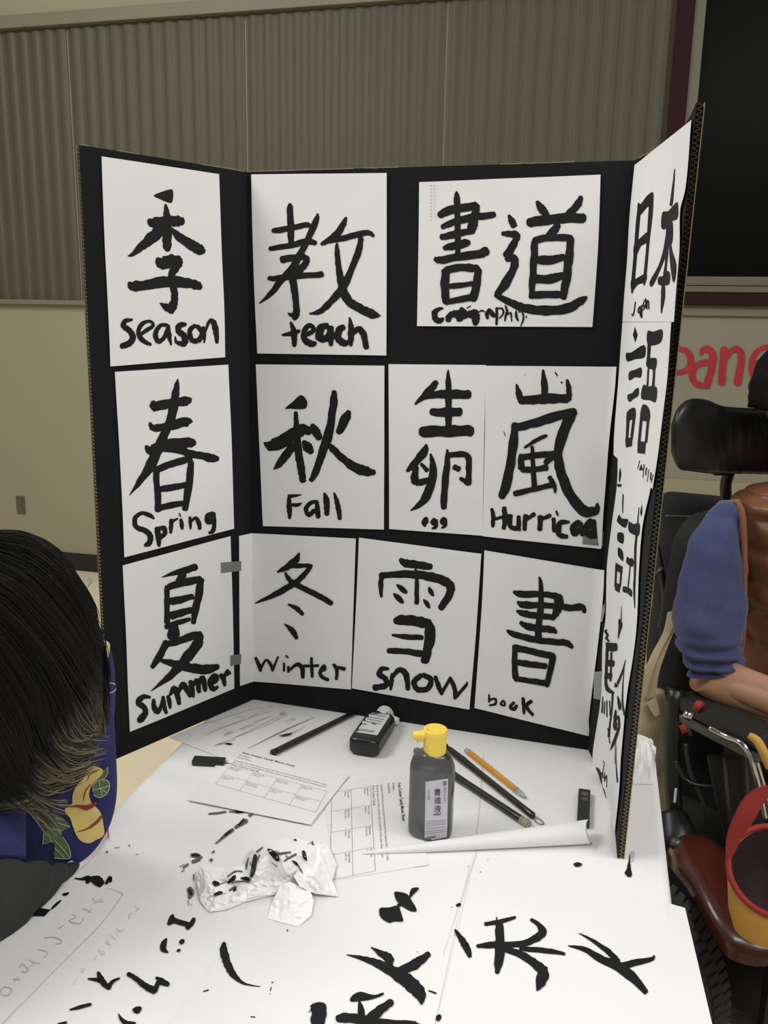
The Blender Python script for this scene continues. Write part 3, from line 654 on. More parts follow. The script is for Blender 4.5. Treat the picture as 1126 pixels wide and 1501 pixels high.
#=================================================================== SHEETS ON THE TABLE
def flat_sheet(name, corners, label, z0=.0006, curl=None, n=10, m='paper', group=None):
    """corners TL,TR,BR,BL in pixels"""
    c = [T(*q, z0) for q in corners]; V = []
    for j in range(n+1):
        for i in range(n+1):
            s, t = i/n, j/n; p = lerp(lerp(c[0], c[1], s), lerp(c[3], c[2], s), t)
            p = p + Z3*(.0002*(1+noise.noise(Vector((s*3, t*3, z0*3000)))) + (curl(s, t) if curl else 0)); V.append(p)
    o = mk(name, V, grid_faces(n+1, n+1, flip=True), m, smooth=True, solid=.00025, label=label, cat='paper', group=group)
    return o, c
def fs(z0):
    return lambda px, py, h: T(px, py, z0+.0005+h)
def worksheet(o, c, z, ox, oy, W, sc, curl=None):
    """printed page: title, lines, 4x2 grid in the sheet's own frame"""
    ex = (c[1]-c[0]).normalized(); ey = (c[0]-c[3]).normalized(); ez = ex.cross(ey)
    O = c[0]
    def put(V, x, y, h=0): return [O + ex*(v[0]+x) + ey*(v[1]-y) + Z3*(.0007+h + (curl(x, y) if curl else 0)) for v in V]
    V, F = text_mesh('Free Cotton Candy Movie Sheet', .0062*sc, True)
    V2, F2 = text_mesh('All Name:', .0045*sc); V3, F3 = text_mesh('Grade/Hour:', .0045*sc)
    mk('title_text', *join((put(V, ox+.004, oy+.008*sc), F)), 'printdark', o)
    P = [(put(V2, ox+.001, oy+.015*sc), F2), (put(V3, ox+.001, oy+.021*sc), F3)]
    for k, s in enumerate(('Complete the following sentences with the words you have learned this week in class.', 'Write the name of the flavor and the color in each box of the chart shown below.', 'Free Cotton Candy')):
        V, F = text_mesh(s, .0043*sc if k < 2 else .0055*sc); wd_ = max(v[0] for v in V); f = min(1, (W-.004)/wd_)
        P.append((put([Vector((v[0]*f, v[1], 0)) for v in V], ox, oy+(.030+.0055*k)*sc), F))
    for r in range(2):
        for q in range(4):
            V, F = text_mesh(('Sugar blend\nand color', 'Pink vanilla\nmixture', 'Blue berry\nflavour mix', 'What else\nis here')[(q+r) % 4], .0037*sc)
            P.append((put(V, ox+.002+W/4*q, oy+(.0475+.024*r)*sc), F))
    mk('body_text', *join(*P), 'print', o, kind='stuff')
    G = []
    for r in range(3): G.append(box(Vector((0, 0, 0)), X3, Y3, Z3, W/2, .00018, .00002)); G[-1] = (put([v + Vector((W/2, 0, 0)) for v in G[-1][0]], ox, oy+(.043+.024*r)*sc), G[-1][1])
    for q in range(5): g = box(Vector((0, 0, 0)), X3, Y3, Z3, .00018, .024*sc, .00002); G.append((put(g[0], ox+W/4*q, oy+.067*sc), g[1]))
    mk('table_lines', *join(*G), 'print', o)
    return put
SM = (220, 1000, 2.963)
w1, c1 = flat_sheet('worksheet', [(462, 1050), (338, 1113), (247, 1081), (374, 1028)][0:0] or [(330, 1113), (247, 1081), (374, 1028), (462, 1051)], 'printed worksheet tucked against the left side panel, seen upside down', .0008,
  curl=lambda s, t: .010*max(0, 1-s*2.2)*max(0, t-.25)*(1-t)*2.2+.0)
draw('printed_rows', '430,395,3.0 560,360,2.4; 560,345,1.7999999999999998 760,270,1.7999999999999998 930,185,1.7999999999999998; 540,355,1.7999999999999998 740,262,1.7999999999999998 915,175,1.7999999999999998; 780,315,2.4 1000,215,2.4; 920,235,2.4 990,205,2.4; 480,325,2.4 540,300,2.4; 490,332,2.4 550,310,2.4; 580,290,1.7999999999999998 680,250,1.7999999999999998; 600,290,1.7999999999999998 690,260,1.7999999999999998; 370,310,1.7999999999999998 470,270,1.7999999999999998; 490,270,1.7999999999999998 620,220,1.7999999999999998; 650,210,1.7999999999999998 740,165,1.7999999999999998; 690,240,1.7999999999999998 830,190,1.7999999999999998; 880,175,3.0 910,160,3.0; 890,180,3.0 930,170,3.0; 800,125,2.4 830,128,2.4', (230, 1010, 4.896), fs(.0014), w1, 'print', .0006)
draw('printed_box', '300,255,2 420,225,2 540,185,2 740,130,2; 350,330,2 480,275,2 640,215,2 830,150,2; 425,235,2 490,275,2; 545,185,2 640,215,2; 740,135,2 800,180,2; 480,280,2 520,320,2', (230, 1010, 4.896), fs(.0014), w1, 'pencil', .0006)
draw('ink_smear_edge_shade', 'P 480,390 510,385 550,392 520,400; P 875,335 920,322 970,312 965,322 925,335; P 885,297 910,285 935,280 920,292; 410,405,2 480,388,3; 970,314,3 1060,270,1.5', (230, 1010, 4.896), fs(.0014), w1, 'ink', .0008)  # ink smears, plus thin strokes painting the shadow along the sheet's edge
w2, c2 = flat_sheet('worksheet', [(341, 1092), (512, 1136), (455, 1209), (275, 1173)], 'printed worksheet with a title and grid, lying before the left brush', .0030)
wl2 = (c2[1]-c2[0]).length
worksheet(w2, c2, .0020, .022, .008, wl2*.80, 1.18)
w3, c3 = flat_sheet('worksheet', [(606, 1130), (628, 1268), (493, 1290), (472, 1152)], 'printed worksheet turned sideways, partly under the ink bottle', .0008)
worksheet(w3, c3, .0008, .024, .018, (c3[1]-c3[0]).length*.86, 1.25)
# large sheets with practice characters
T1, T2, T3, T0 = (0, 1260, 3.753), (80, 1230, 2.815), (440, 1230, 2.681), (0, 1080, 3.567)
T4 = (640, 1230, 2.681); T8 = (380, 1360, 4.331); T9 = (560, 1280, 2.559)
sc_, cc = flat_sheet('practice_sheet', [(690, 1284), (1005, 1325), (1065, 1590), (618, 1590)], 'large white sheet at the right front corner, brushed with two characters', .0010, curl=lambda s, t: -.006*max(0, s-.88)*8*(1-t) if s > .88 else 0)
draw('brush_character', '275,212,8 300,250,22 320,285,24 330,312,14; 388,190,14 440,182,16 500,165,10; 440,190,26 443,260,34 438,330,30 432,372,16; 430,165,4 432,195,8; 358,272,12 420,268,22 520,265,20 570,248,24 602,222,30 590,195,18 560,174,12; 455,280,18 520,305,26 575,340,30 605,370,38 595,410,36 582,440,5; 520,282,16 620,290,18 685,302,10', T9, fs(.0010), sc_, 'ink')
draw('brush_character', '740,225,3 790,252,12 850,295,20 885,330,20; 700,272,4 760,285,18 830,325,26 890,350,36 940,390,32 990,445,20; 890,350,24 950,335,24 1010,322,16 1022,308,5', T9, fs(.0010), sc_, 'ink')
sb, cb = flat_sheet('practice_sheet', [(402, 1282), (688, 1268), (618, 1590), (180, 1590)], 'large white sheet at the bottom centre, brushed with two characters', .0004)
draw('brush_character', '555,170,4 640,188,22 740,220,44 830,265,60 900,310,76 980,370,84 1025,430,66 1030,485,10; 710,122,4 770,160,36 825,195,54 820,238,40; 880,280,50 950,250,60 1020,210,52 1075,165,36', T8, fs(.0006), sb, 'ink')
draw('brush_character', 'P 578,465 590,430 640,405 700,420 740,425 785,410 788,425 740,445 690,458 630,465; P 630,460 645,470 668,520 672,611 628,611; 500,575,44 550,570,56 640,580,56 730,595,50 850,600,30 970,605,30 1010,640,60; 840,470,40 770,520,54 690,590,66 660,620,60; 375,490,90 378,540,84 370,625,76; 312,534,4 335,520,4; P 330,495 380,470 424,490 418,540 345,545;'
  '660,600,60 600,700,50; 700,610,50 780,720,50; 900,600,40 960,760,50', T8, fs(.0006), sb, 'ink')
draw('ink_blot', 'P 370,210 385,206 420,215 438,240 456,270 455,284 430,280 400,262 378,240; P 315,270 350,268 385,262 400,300 404,322 370,322 350,328 320,310 311,290; 385,262,14 395,255,12; P 430,215 440,192 468,192 445,218 430,232', T3, fs(.0008), sb, 'ink')
draw('ink_drop', 'P 1075,96 1090,90 1108,96 1105,104 1090,108 1078,104; P 612,258 625,250 633,254 628,264 616,265; 594,267,3 597,267,3; 661,107,3 663,107,3; 738,79,3 740,80,3; 708,128,3 711,130,3; 505,595,4 520,600,6 535,606,5; 460,442,2 464,443,2', T3, tsurf, cover, 'ink')
draw('ink_drop', 'P 510,1390 540,1330 560,1320 560,1360 575,1440 555,1465 520,1455 495,1420; 552,1220,5 548,1280,14 535,1350,26', (850, 1090, 7.5), tsurf, cover, 'ink')
draw('ink_smudge', 'P 560,1190 585,1180 605,1200 595,1280 560,1300 550,1250', (850, 1090, 7.5), tsurf, cover, mat('smudge_grey', srgb(196, 198, 198), .7))
draw('ink_drop', 'P 535,695 550,688 556,702 545,715 536,712', T3, fs(.0010), sc_, 'ink')
draw('brush_arc', '700,428,14 698,460,30 712,510,30 735,555,26 770,588,12 800,600,6 850,608,2', T2, fs(.0006), sb, 'ink')
draw('ink_speck', '614,628,4 635,622,5; 810,732,4 828,734,3; 896,592,4 902,590,4; 890,625,3 895,610,3; 888,635,2 890,640,2; 960,374,6 962,378,6', T2, tsurf, cover, 'ink')
# pencil lettered sheet at the left front
sa, ca = flat_sheet('practice_sheet', [(112, 1291), (178, 1311), (-90, 1600), (-330, 1600)], 'narrow white sheet at the left front with faint pencil capitals', .0004)
draw('sheet_edge_shade', '590,155,2 650,172,3 678,190,4; 678,190,5 550,360,4 330,580,4 10,905,4', T1, fs(.0006), sa, 'pencil')  # grey line painted for the faint shadow along this sheet's edge
draw('pencil_letters', '515,240,4 565,215,4; 510,212,4 530,232,3; 548,232,4 575,228,3; 458,268,4 505,290,4; 505,272,4 480,298,4; 398,300,4 420,315,4 380,335,4 440,350,4 462,318,4; 318,380,4 352,362,4; 245,430,4 290,425,4 335,440,5 335,458,4 310,462,4; 212,492,4 255,505,4 262,520,4 245,535,4; 160,550,4 190,565,4 220,570,4; 188,570,4 165,590,3; 110,590,5 125,572,5 145,590,5 160,605,5 140,618,5 118,612,4; 75,655,4 115,660,4; 100,645,4 80,672,4; 5,715,5 30,700,5 65,712,5 45,745,5 10,740,4 5,715,4', T1, fs(.0006), sa, 'pencil')
draw('pencil_letters', '745,258,3 770,275,3; 772,255,3 750,285,3; 712,325,3 715,300,3 730,292,3; 640,380,3 665,395,3 682,380,3; 605,410,3 640,440,3; 635,395,2 650,420,2; 580,455,3 610,470,3; 590,440,3 600,465,3; 545,490,3 555,520,3 575,515,3 560,500,3; 515,555,3 535,528,3; 448,595,3 455,622,3; 470,600,3 445,620,3; 420,650,2 430,665,2; 395,690,2 415,670,2', T1, tsurf, cover, 'pencil')
draw('ink_blot', 'P 152,310 200,262 280,275 245,312; 285,270,10 310,245,14 335,225,8; 345,192,8 362,190,16 380,182,5', T1, tsurf, cover, 'ink')
draw('brush_mark', '412,102,5 450,106,12 490,100,26 480,125,20; 505,105,30 535,115,50 560,135,40; 585,130,16 605,98,20 608,120,16', T1, tsurf, cover, 'ink')
draw('brush_face', 'P 920,355 935,310 955,300 965,320 1010,335 1040,345 1035,365 1000,362 960,350 940,358; 1030,375,24 1055,350,24 1068,325,18; P 918,430 890,450 880,480 890,505 928,512 915,490 918,460; P 985,450 1000,436 1016,442 1012,458 995,466; P 972,498 985,490 995,496 988,506 974,505', T1, tsurf, cover, 'ink')
draw('brush_character', '485,655,8 530,660,18 560,670,20; 540,620,16 560,665,34 595,705,20; 595,705,26 620,670,18 658,652,8', T1, tsurf, cover, 'ink')
draw('brush_character', '705,628,22 750,655,26 800,695,32 850,720,36; 850,720,30 870,680,24 885,670,34 925,685,24; 860,650,14 895,665,26', T1, tsurf, cover, 'ink')
draw('brush_stroke', '385,825,8 440,810,18 500,795,14', T1, tsurf, cover, 'ink')
draw('brush_stroke', 'P 728,825 745,810 775,808 778,825 762,845 740,842', T1, tsurf, cover, 'ink')
draw('brush_stroke', '652,848,5 670,880,20 700,900,26 745,898,10', T1, tsurf, cover, 'ink')
draw('brush_stroke', '320,905,12 366,895,12', T1, tsurf, cover, 'ink')
draw('ink_spatter', '255,571,6 290,568,8 330,562,6; 345,562,4 385,560,10 425,560,5; 420,600,16 400,612,16 370,630,12; 360,640,14 330,662,14 300,688,8 285,700,5; 280,733,8 270,740,8; 262,775,14 270,768,10; 445,572,8 430,580,10; 500,578,2 560,590,3; 640,605,2 680,612,3', SM, tsurf, cover, 'ink_dry')
draw('ink_spatter', '180,750,14 205,752,18 225,762,8; 215,768,14 185,780,14; 165,790,10 145,805,8; 150,815,4 138,822,4; 190,835,6 190,860,4; 170,895,20 178,915,26 172,935,14; 165,945,3 170,968,3; 180,970,2 182,960,2; 130,800,3 150,790,3', SM, tsurf, cover, 'ink_dry')
draw('ink_spatter', '375,562,12 405,562,8; 408,595,10 385,620,9; 350,645,10 325,665,9; 185,750,10 212,752,10; 172,902,12 178,922,12', SM, lambda x, y, h: tsurf(x, y, h+.0002), cover, 'ink')
draw('ink_speck', '555,602,10 565,601,6; 600,580,3 625,577,3; 672,567,6 680,568,5; 710,612,2 725,615,2; 745,600,2 750,603,2', T0, tsurf, cover, 'ink_dry')

#=================================================================== THINGS ON THE TABLE
M['black'] = mat('black_plastic', srgb(24, 26, 27), .35, spec=.5)
M['ebony'] = mat('dark_lacquer_wood', srgb(36, 24, 24), .3, var=.15, vscale=60, coat=.3)
M['blackwood'] = mat('black_lacquer', srgb(22, 23, 23), .32, coat=.3)
M['whiteplastic'] = mat('white_plastic', srgb(226, 226, 226), .35)
M['yellow'] = mat('yellow_plastic', srgb(246, 214, 84), .38)
M['label'] = mat('bottle_label', srgb(205, 200, 212), .5, var=.02)
M['labelw'] = mat('white_label', srgb(214, 216, 218), .5, var=.04, vscale=200)
M['bristle'] = mat('worn_bristle', srgb(110, 106, 96), .8, var=.3, vscale=300)
M['goldpen'] = mat('amber_barrel', srgb(206, 150, 58), .3, var=.1, vscale=80)
M['clear'] = mat('clear_plastic', srgb(205, 208, 212), .15, trans=.6)
def zpt(px, py, base):                        # point above a table point, in the vertical plane facing the camera
    return Y(px, py, base.y)
def bar(px0, px1, r0, r1=None, z=None, extra=None):
    a = T(*px0, z if z is not None else r0); b = T(*px1, z if z is not None else (r1 or r0)); return a, b
def brush(name, label, pa, pb, r, m, prof, loop=True, zs=None, cat='brush'):
    """handle from pa to pb (pixels), loop at pb"""
    a, b = T(*pa, r), T(*pb, r)
    rt = root(name, label, cat, Vector((a.x, a.y, TZ)).lerp(Vector((b.x, b.y, TZ)), .5))
    mk('handle', *tube([a.lerp(b, t) for t, _ in prof], [r*k for _, k in prof], 16, True), m, rt, smooth=True)
    if loop:
        d = (b-a).normalized(); s = d.cross(Z3).normalized()
        mk('hanging_loop', *tube([b + d*.010*(1-math.cos(q*math.pi/8)) + s*.0045*math.sin(q*math.pi/8)*1.0 + Z3*(-.001) for q in range(17)], .0008, 8, True), 'black' if m != 'ebony' else 'steel', rt, smooth=True)
    return rt, a, b
# brush at the back left
br, a, b = brush('calligraphy_brush', 'dark brush with wire loop between the two worksheets and the lying bottle', (401, 1103), (521, 1044), .0048, 'ebony', [(0, .8), (.03, 1.05), (.25, 1.15), (.5, 1.05), (.8, .95), (.97, 1.05), (1, .7)])
d = (b-a).normalized()
mk('ferrule', *tube([a-d*.003, a-d*.001, a+d*.006], [.0052, .0058, .0050], 14), 'black', br, smooth=True)
mk('bristles', *loft([(a-d*.030-Z3*.0036, d.cross(Z3)*.002, Z3*.0004), (a-d*.018-Z3*.0034, d.cross(Z3)*.006, Z3*.0008), (a-d*.002-Z3*.003, d.cross(Z3)*.005, Z3*.0012)], 14, 4), 'bristle', br, smooth=True)
# brush behind standing bottle, maroon
br, a, b = brush('calligraphy_brush', 'maroon-black brush leaning diagonally between the black brush and the yellow marker', (655, 1096), (783, 1197), .0047, 'ebony', [(0, .9), (.05, 1.2), (.2, 1.35), (.35, 1.15), (.6, 1.1), (.9, 1.05), (.985, 1.1), (1, .6)])
d = (b-a).normalized()
mk('ferrule', *tube([a-d*.014, a-d*.004, a], [.0050, .0056, .0044], 14), 'black', br, smooth=True)
mk('bristles', *tube([a-d*.034, a-d*.026, a-d*.014], [.0012, .0042, .0050], 14), 'bristle', br, smooth=True)
br, a, b = brush('calligraphy_brush', 'thick black brush with its head behind the standing bottle and a grey end', (622, 1108), (764, 1201), .0056, 'blackwood', [(0, .8), (.06, 1.1), (.2, 1.15), (.5, 1.0), (.8, 1.0), (.99, 1.0), (1, .95)], loop=False)
d = (b-a).normalized()
mk('end_band', *tube([b, b+d*.010, b+d*.016], [.0058, .0060, .0048], 14), mat('worn_silver_band', srgb(150, 148, 128), .45, var=.25, vscale=300), br, smooth=True)
mk('bristles', *tube([a-d*.024, a-d*.018, a-d*.004, a], [.0035, .0065, .0066, .005], 14), 'bristle', br, smooth=True)
# amber marker
a, b = T(688, 1103, .0042), T(757, 1158, .0042); d = (b-a).normalized()
pen = root('marker_pen', 'amber-barrelled marker pen with clear ends beside the maroon brush', 'pen', Vector((a.x, a.y, TZ)).lerp(Vector((b.x, b.y, TZ)), .5))
mk('barrel', *tube([a, a.lerp(b, .5), b], [.0047, .0050, .0047], 8), 'goldpen', pen)
mk('clear_end', *tube([a-d*.010, a-d*.008, a], [.0030, .0040, .0046], 12), 'clear', pen, smooth=True)
mk('clear_cap', *tube([b, b+d*.012, b+d*.020, b+d*.024], [.0049, .0040, .0020, .0009], 12), 'clear', pen, smooth=True)
# black bar half under the worksheet
a, b = T(283, 1115, .005), T(352, 1119, .004)
pw = root('ink_stick', 'matt black bar half hidden under the front worksheet, left of the brush', 'ink stick', Vector((a.x, a.y, TZ)).lerp(Vector((b.x, b.y, TZ)), .5))
dx = (b-a).normalized(); dy = dx.cross(Z3)
mk('bar', *box((a+b)/2+Z3*.0005-dx*.012, dx, dy, Z3, (b-a).length/2-.012, .0085, .0045), 'black', pw, bevel=.0015)
mk('taper', *tube([b-dx*.030-Z3*.001, b-dx*.020-Z3*.0022, b-Z3*.0030], [.0042, .0020, .0006], 10), 'bristle', pw, smooth=True)
# small black bar with characters, right
q = [T(850, 1154.5, .010), T(867.5, 1157, .010), T(863, 1203, .010), T(844.5, 1200, .010)]
ctr = (q[0]+q[1]+q[2]+q[3])/4; ex = (q[1]-q[0]).normalized(); ey = (q[0]-q[3]).normalized(); ey = (ey-ex*ey.dot(ex)).normalized()
hw = (q[1]-q[0]).length/2; hl = (q[0]-q[3]).length/2+.003
pwt = mk('ink_stick', *box(ctr-Z3*.0050-ey*.003, ex, ey, Z3, hw, hl, .0046), 'black', bevel=.0015, label='small black ink stick stamped with grey characters near the right side panel', cat='ink stick')
V1, F1 = text_mesh('墨', .011); V2, F2 = text_mesh('液', .011)
def plc(V, x, y): return [ctr + ex*(v[0]+x) + ey*(v[1]+y) + Z3*.0000 for v in V]
mk('stamped_characters', *join((plc(V1, -.005, hl-.022), F1), (plc(V2, -.005, hl-.037), F2)), mat('stamp_grey', srgb(130, 130, 132), .5), pwt)

def bottle_rows(h, w, dp, neck, shoulder=.78):
    return [(.0, .80, .78), (.004, .95, .94), (.012, 1, 1), (.45*h, 1.0, 1.0), (shoulder*h, 1.0, 1.0), (shoulder*h+.06*h, .97, .97), (shoulder*h+.125*h, .88, .90), (shoulder*h+.175*h, .72, .80), (h*.98, neck/w, neck/dp), (h, neck/w, neck/dp)]
def body(O, ex, ey, ez, h, w, dp, neck, power=.62, shoulder=.78, seg=40):
    rows = [(O+ez*z, ex*(w*a), ey*(dp*b)) for z, a, b in bottle_rows(h, w, dp, neck, shoulder)]
    D = cr([(*c, *a, *b) for c, a, b in rows], 4); V = []
    for j, dd in enumerate(D):
        c, a, b = Vector(dd[:3]), Vector(dd[3:6]), Vector(dd[6:9]); hh = (c-O).dot(ez)/h
        pw_ = power if hh < shoulder else lerp(power, 1, min(1, (hh-shoulder)/.15))
        for k in range(seg):
            an = 2*math.pi*k/seg; cx, sx = math.cos(an), math.sin(an)
            V.append(c + a*math.copysign(abs(cx)**pw_, cx) + b*math.copysign(abs(sx)**pw_, sx))
    F = grid_faces(seg, len(D), True); F.append(list(range(seg))[::-1]); F.append([len(V)-seg+k for k in range(seg)])
    return V, F
# standing bottle
bc = T(633, 1223, 0); hb = (zpt(630, 1099, bc)-bc).z; wv = (Y(665, 1180, bc.y)-Y(602, 1180, bc.y)).length/2
an = math.radians(-14); ex = Vector((math.cos(an), math.sin(an), 0)); ey = Vector((-math.sin(an), math.cos(an), 0))
bot = root('ink_bottle', 'standing ink bottle with a yellow spout cap and pale lavender label', 'bottle', bc)
M['inkbottle'] = mat('smoky_bottle', srgb(46, 48, 50), .22, coat=.3, var=.12, vscale=18)
M['shell'] = mat('clear_bottle_wall', srgb(190, 194, 194), .12, trans=.86)
mk('ink_fill', *body(bc+Z3*.0008, ex, ey, Z3, hb, wv*.93, .018, .0125), 'inkbottle', bot, smooth=True)
ct = bc + Z3*hb; cz = (zpt(632, 1068, bc)-ct).z; rc = (Y(652, 1085, bc.y)-Y(619, 1085, bc.y)).length/2
V = []; seg = 48
for z, k in ((-.003, .97), (0, 1.0), (cz*.72, 1.03), (cz*.76, 1.07), (cz*.97, 1.07), (cz, 1.03), (cz, .80), (cz*.985, .78)):
    for i in range(seg):
        a_ = 2*math.pi*i/seg; r_ = rc*k*(1+(.018 if i % 2 and z < cz*.75 else 0))
        V.append(ct + Vector((math.cos(a_)*r_, math.sin(a_)*r_, z)))
F = grid_faces(seg, 8, True); F.append([7*seg+i for i in range(seg)])
cap = mk('cap', V, F, 'yellow', bot, smooth=False)
sp = Vector((-math.cos(.25), -math.sin(.25), 0))
so = ct + Z3*(cz*.78)
mk('spout', *tube([so+sp*rc*.6, so+sp*rc*1.2, so+sp*(rc+.016), so+sp*(rc+.0165)], [.0072, .0062, .0052, .004], 16), 'yellow', cap, smooth=True)
mk('spout_tip', *tube([so+sp*rc*1.1-Z3*.005, so+sp*(rc+.010)-Z3*.006], [.004, .0045], 12), 'yellow', cap, smooth=True)
shell = mk('bottle_wall', *body(bc+Z3*.0004-ex*.0022, ex, ey, Z3, hb*1.0, wv*1.03, .020, .0145), 'shell', bot, smooth=True)
bs = caster([shell])
lab = draw('label', 'P 624,1145.5 656.8,1141 655,1227 622.5,1233', (0, 0, 1), lambda x, y, h: bs(x, y, .0006), bot, 'label', step=5)
def lab_text(s, px, py, size, m, vertical=True, bold=False, nm='label_text', gap=.95):
    P = []
    for i, ch in enumerate(s):
        V, F = text_mesh(ch, size, bold); P.append(([bs(px+v[0], py-v[1]+i*size*gap, .0012) for v in V] if vertical else None, F))
    mk(nm, *join(*P), m, lab)
lab_text('書道液', 636, 1165, 11, 'ink', gap=1.12)
lab_text('墨のかおり', 650, 1158, 4.6, 'print')
lab_text('作品に最適', 627, 1160, 3.2, 'print')
draw('label_print', 'P 649.5,1145.5 654.5,1145 654.5,1151 649.5,1151.5; ' + ';'.join(f'{624.5},{y+1.6},.5 {653.5},{y-1.6},.5' for y in (1203, 1206, 1209, 1213, 1217, 1220)) + '; 636,1194,2 646,1193,2;' + '625,1229,3 638,1226,2', (0, 0, 1), lambda x, y, h: bs(x, y, .0011), lab, 'print')
# lying bottle
a = T(513, 1106, .002); b = T(553, 1112, .002); far = T(583, 1061, .002); ax = (b-a).normalized()
ez = Vector((math.cos(math.radians(74)), math.sin(math.radians(74)), 0)); ax = ez.cross(Z3).normalized(); wl = .0255; hl = .113
thick = .0158
lb = root('ink_bottle', 'black ink bottle lying on its side with a white cap, near the board', 'bottle', (a+b)/2-Z3*.002)
O = Vector((-.0262, 1.2545, TZ+thick+.0006))
lbody = mk('bottle_body', *body(O, ax, Z3, ez, hl, wl, thick, .0115, .45, .82), 'black', lb, smooth=True)
for p in lbody.data.polygons: pass
cO = O + ez*hl
V = []
for z, k in ((-.008, .95), (-.006, 1), (.014, 1.02), (.0145, .9)):
    for i in range(32):
        a_ = 2*math.pi*i/32; V.append(cO + ez*z + (ax*math.cos(a_)+Z3*math.sin(a_))*.0152*k)
F = grid_faces(32, 4, True); F.append([96+i for i in range(32)]); F.append([i for i in range(32)][::-1])
cp = mk('cap', V, F, 'whiteplastic', lb, smooth=False)
mk('spout', *tube([cO+ez*.005+ax*.010-Z3*.002, cO+ez*.004+ax*.027-Z3*.005, cO+ez*.004+ax*.0275-Z3*.005], [.0066, .0060, .004], 20), 'whiteplastic', cp, smooth=True)
ls = caster([lbody])
ll = draw('label', 'P 542,1039.5 574,1045 553,1078 518.5,1072.5', (0, 0, 1), lambda x, y, h: ls(x, y, .0005), lb, 'labelw', step=5)
draw('label_print', '545,1044,.8 568,1048,.8; 543,1047,.8 566,1051,.8; 541,1051,.8 563,1055,.8; 538,1054,.8 560,1058,.8; 535,1057,.8 557,1061,.8; 532,1061,1.6 537,1062,1.6; 545,1060,2 551,1062,2;' + ';'.join(f'{528+k*1.9},{1068.5+k*.25},{(1.1, .7)[k % 2]} {526.8+k*1.9},{1071.2+k*.25},{(1.1, .7)[k % 2]}' for k in range(12)), (0, 0, 1), lambda x, y, h: ls(x, y, .0010), ll, 'print')
# rolled paper cone: spiral sheet
a, b = T(533, 1251, .002), T(866, 1219, .0150); ax = (b-a); L = ax.length; ax.normalize(); s1 = ax.cross(Z3).normalized(); s2 = s1.cross(ax)
V = []; ns, nk = 24, 40
for j in range(ns+1):
    t = j/ns
    for k in range(nk+1):
        th = -1.2 + 2*math.pi*1.35*k/nk; rr = lerp(.0014, .0165, t**.85)*(1-.10*k/nk)
        sq = 1.0 - .12*math.sin(th)**2
        x = L*t - (.012*max(0, math.sin(th+1.0)) if t > .97 else 0)*1.0
        V.append(a.lerp(b, 0) + ax*x + (s1*math.cos(th) + s2*math.sin(th)*sq)*rr + Z3*(0 if t == 0 else 0))
rp = mk('rolled_paper', V, grid_faces(nk+1, ns+1), 'paper', smooth=True, solid=.0003, label='long white paper rolled to a pointed cone, in front of the ink bottle', cat='rolled paper')
zmin = min((v.co.z+rp.location.z) for v in rp.data.vertices); rp.location.z += TZ+.0008-zmin
# crumpled tissue
M['tissue'] = mat('tissue_paper', srgb(250, 250, 247), .85, bump=.1, bscale=60)
tis = root('crumpled_tissue', 'crumpled white tissue stained with black ink, left of the ink bottle', 'tissue', T(385, 1300, 0))
def crumple(name, edge, inner, seed):
    """folded sheet: flat facets between creases (pixel x, pixel y, height)"""
    P = edge+inner; vs = [Vector((p[0], p[1])) for p in P]
    res = delaunay_2d_cdt(vs, [(i, (i+1) % len(edge)) for i in range(len(edge))], [], 1, 1e-5)
    hs = []
    for v in res[0]:
        k = min(range(len(P)), key=lambda q: (P[q][0]-v[0])**2+(P[q][1]-v[1])**2); hs.append(P[k][2])
    V, F, seen = [], [], {}
    def vert(x, y, h, deep):
        k = (round(x, 2), round(y, 2))
        if k not in seen:
            seen[k] = len(V)
            n_ = .0022*noise.noise(Vector((x*.16, y*.2, seed)))+.0012*noise.noise(Vector((x*.45, y*.5, seed+3)))
            V.append(T(x, y, max(.0010, h+(n_ if h > .0025 else abs(n_)*.3))))
        return seen[k]
    N = 5
    for f in res[2]:
        if len(f) != 3: continue
        a, b, c = [(res[0][q][0], res[0][q][1], hs[q]) for q in f]
        at = lambda i, j: tuple(a[q]+(b[q]-a[q])*i/N+(c[q]-a[q])*j/N for q in range(3))
        for i in range(N):
            for j in range(N-i):
                F.append([vert(*at(i, j), 0), vert(*at(i+1, j), 0), vert(*at(i, j+1), 0)])
                if i+j < N-1: F.append([vert(*at(i+1, j), 0), vert(*at(i+1, j+1), 0), vert(*at(i, j+1), 0)])
    nf = []
    for q in F:
        nn = (V[q[1]]-V[q[0]]).cross(V[q[2]]-V[q[0]]); nf.append(q if nn.dot(CAM-V[q[0]]) > 0 else q[::-1])
    return mk(name, V, nf, 'tissue', tis, solid=.0004, smooth=False)
t1 = crumple('main_fold', [(287,1286,.004),(296,1268,.012),(330,1272,.006),(360,1266,.006),(370,1243,.010),(390,1231,.012),(430,1229,.010),(470,1234,.008),(482,1260,.004),(470,1285,.003),(440,1300,.002),(400,1312,.002),(350,1324,.002),(308,1337,.002),(293,1318,.002)],
 [(392,1248,.045),(410,1245,.052),(432,1252,.040),(452,1256,.034),(374,1280,.028),(366,1296,.010),(385,1290,.012),(404,1288,.015),(415,1268,.036),(398,1264,.030),(340,1286,.022),(320,1290,.018),(345,1300,.008),(318,1310,.012),(303,1296,.018),(330,1318,.008),(352,1308,.018),(440,1275,.020),(425,1290,.012),(460,1272,.016),(381,1262,.040)], 3)
t2 = crumple('right_flap', [(430,1284,.022),(448,1262,.020),(466,1236,.016),(482,1240,.010),(494,1268,.004),(487,1290,.006),(497,1315,.001),(462,1310,.006),(440,1300,.016)], [(460,1284,.026),(474,1300,.012),(470,1262,.022)], 7)
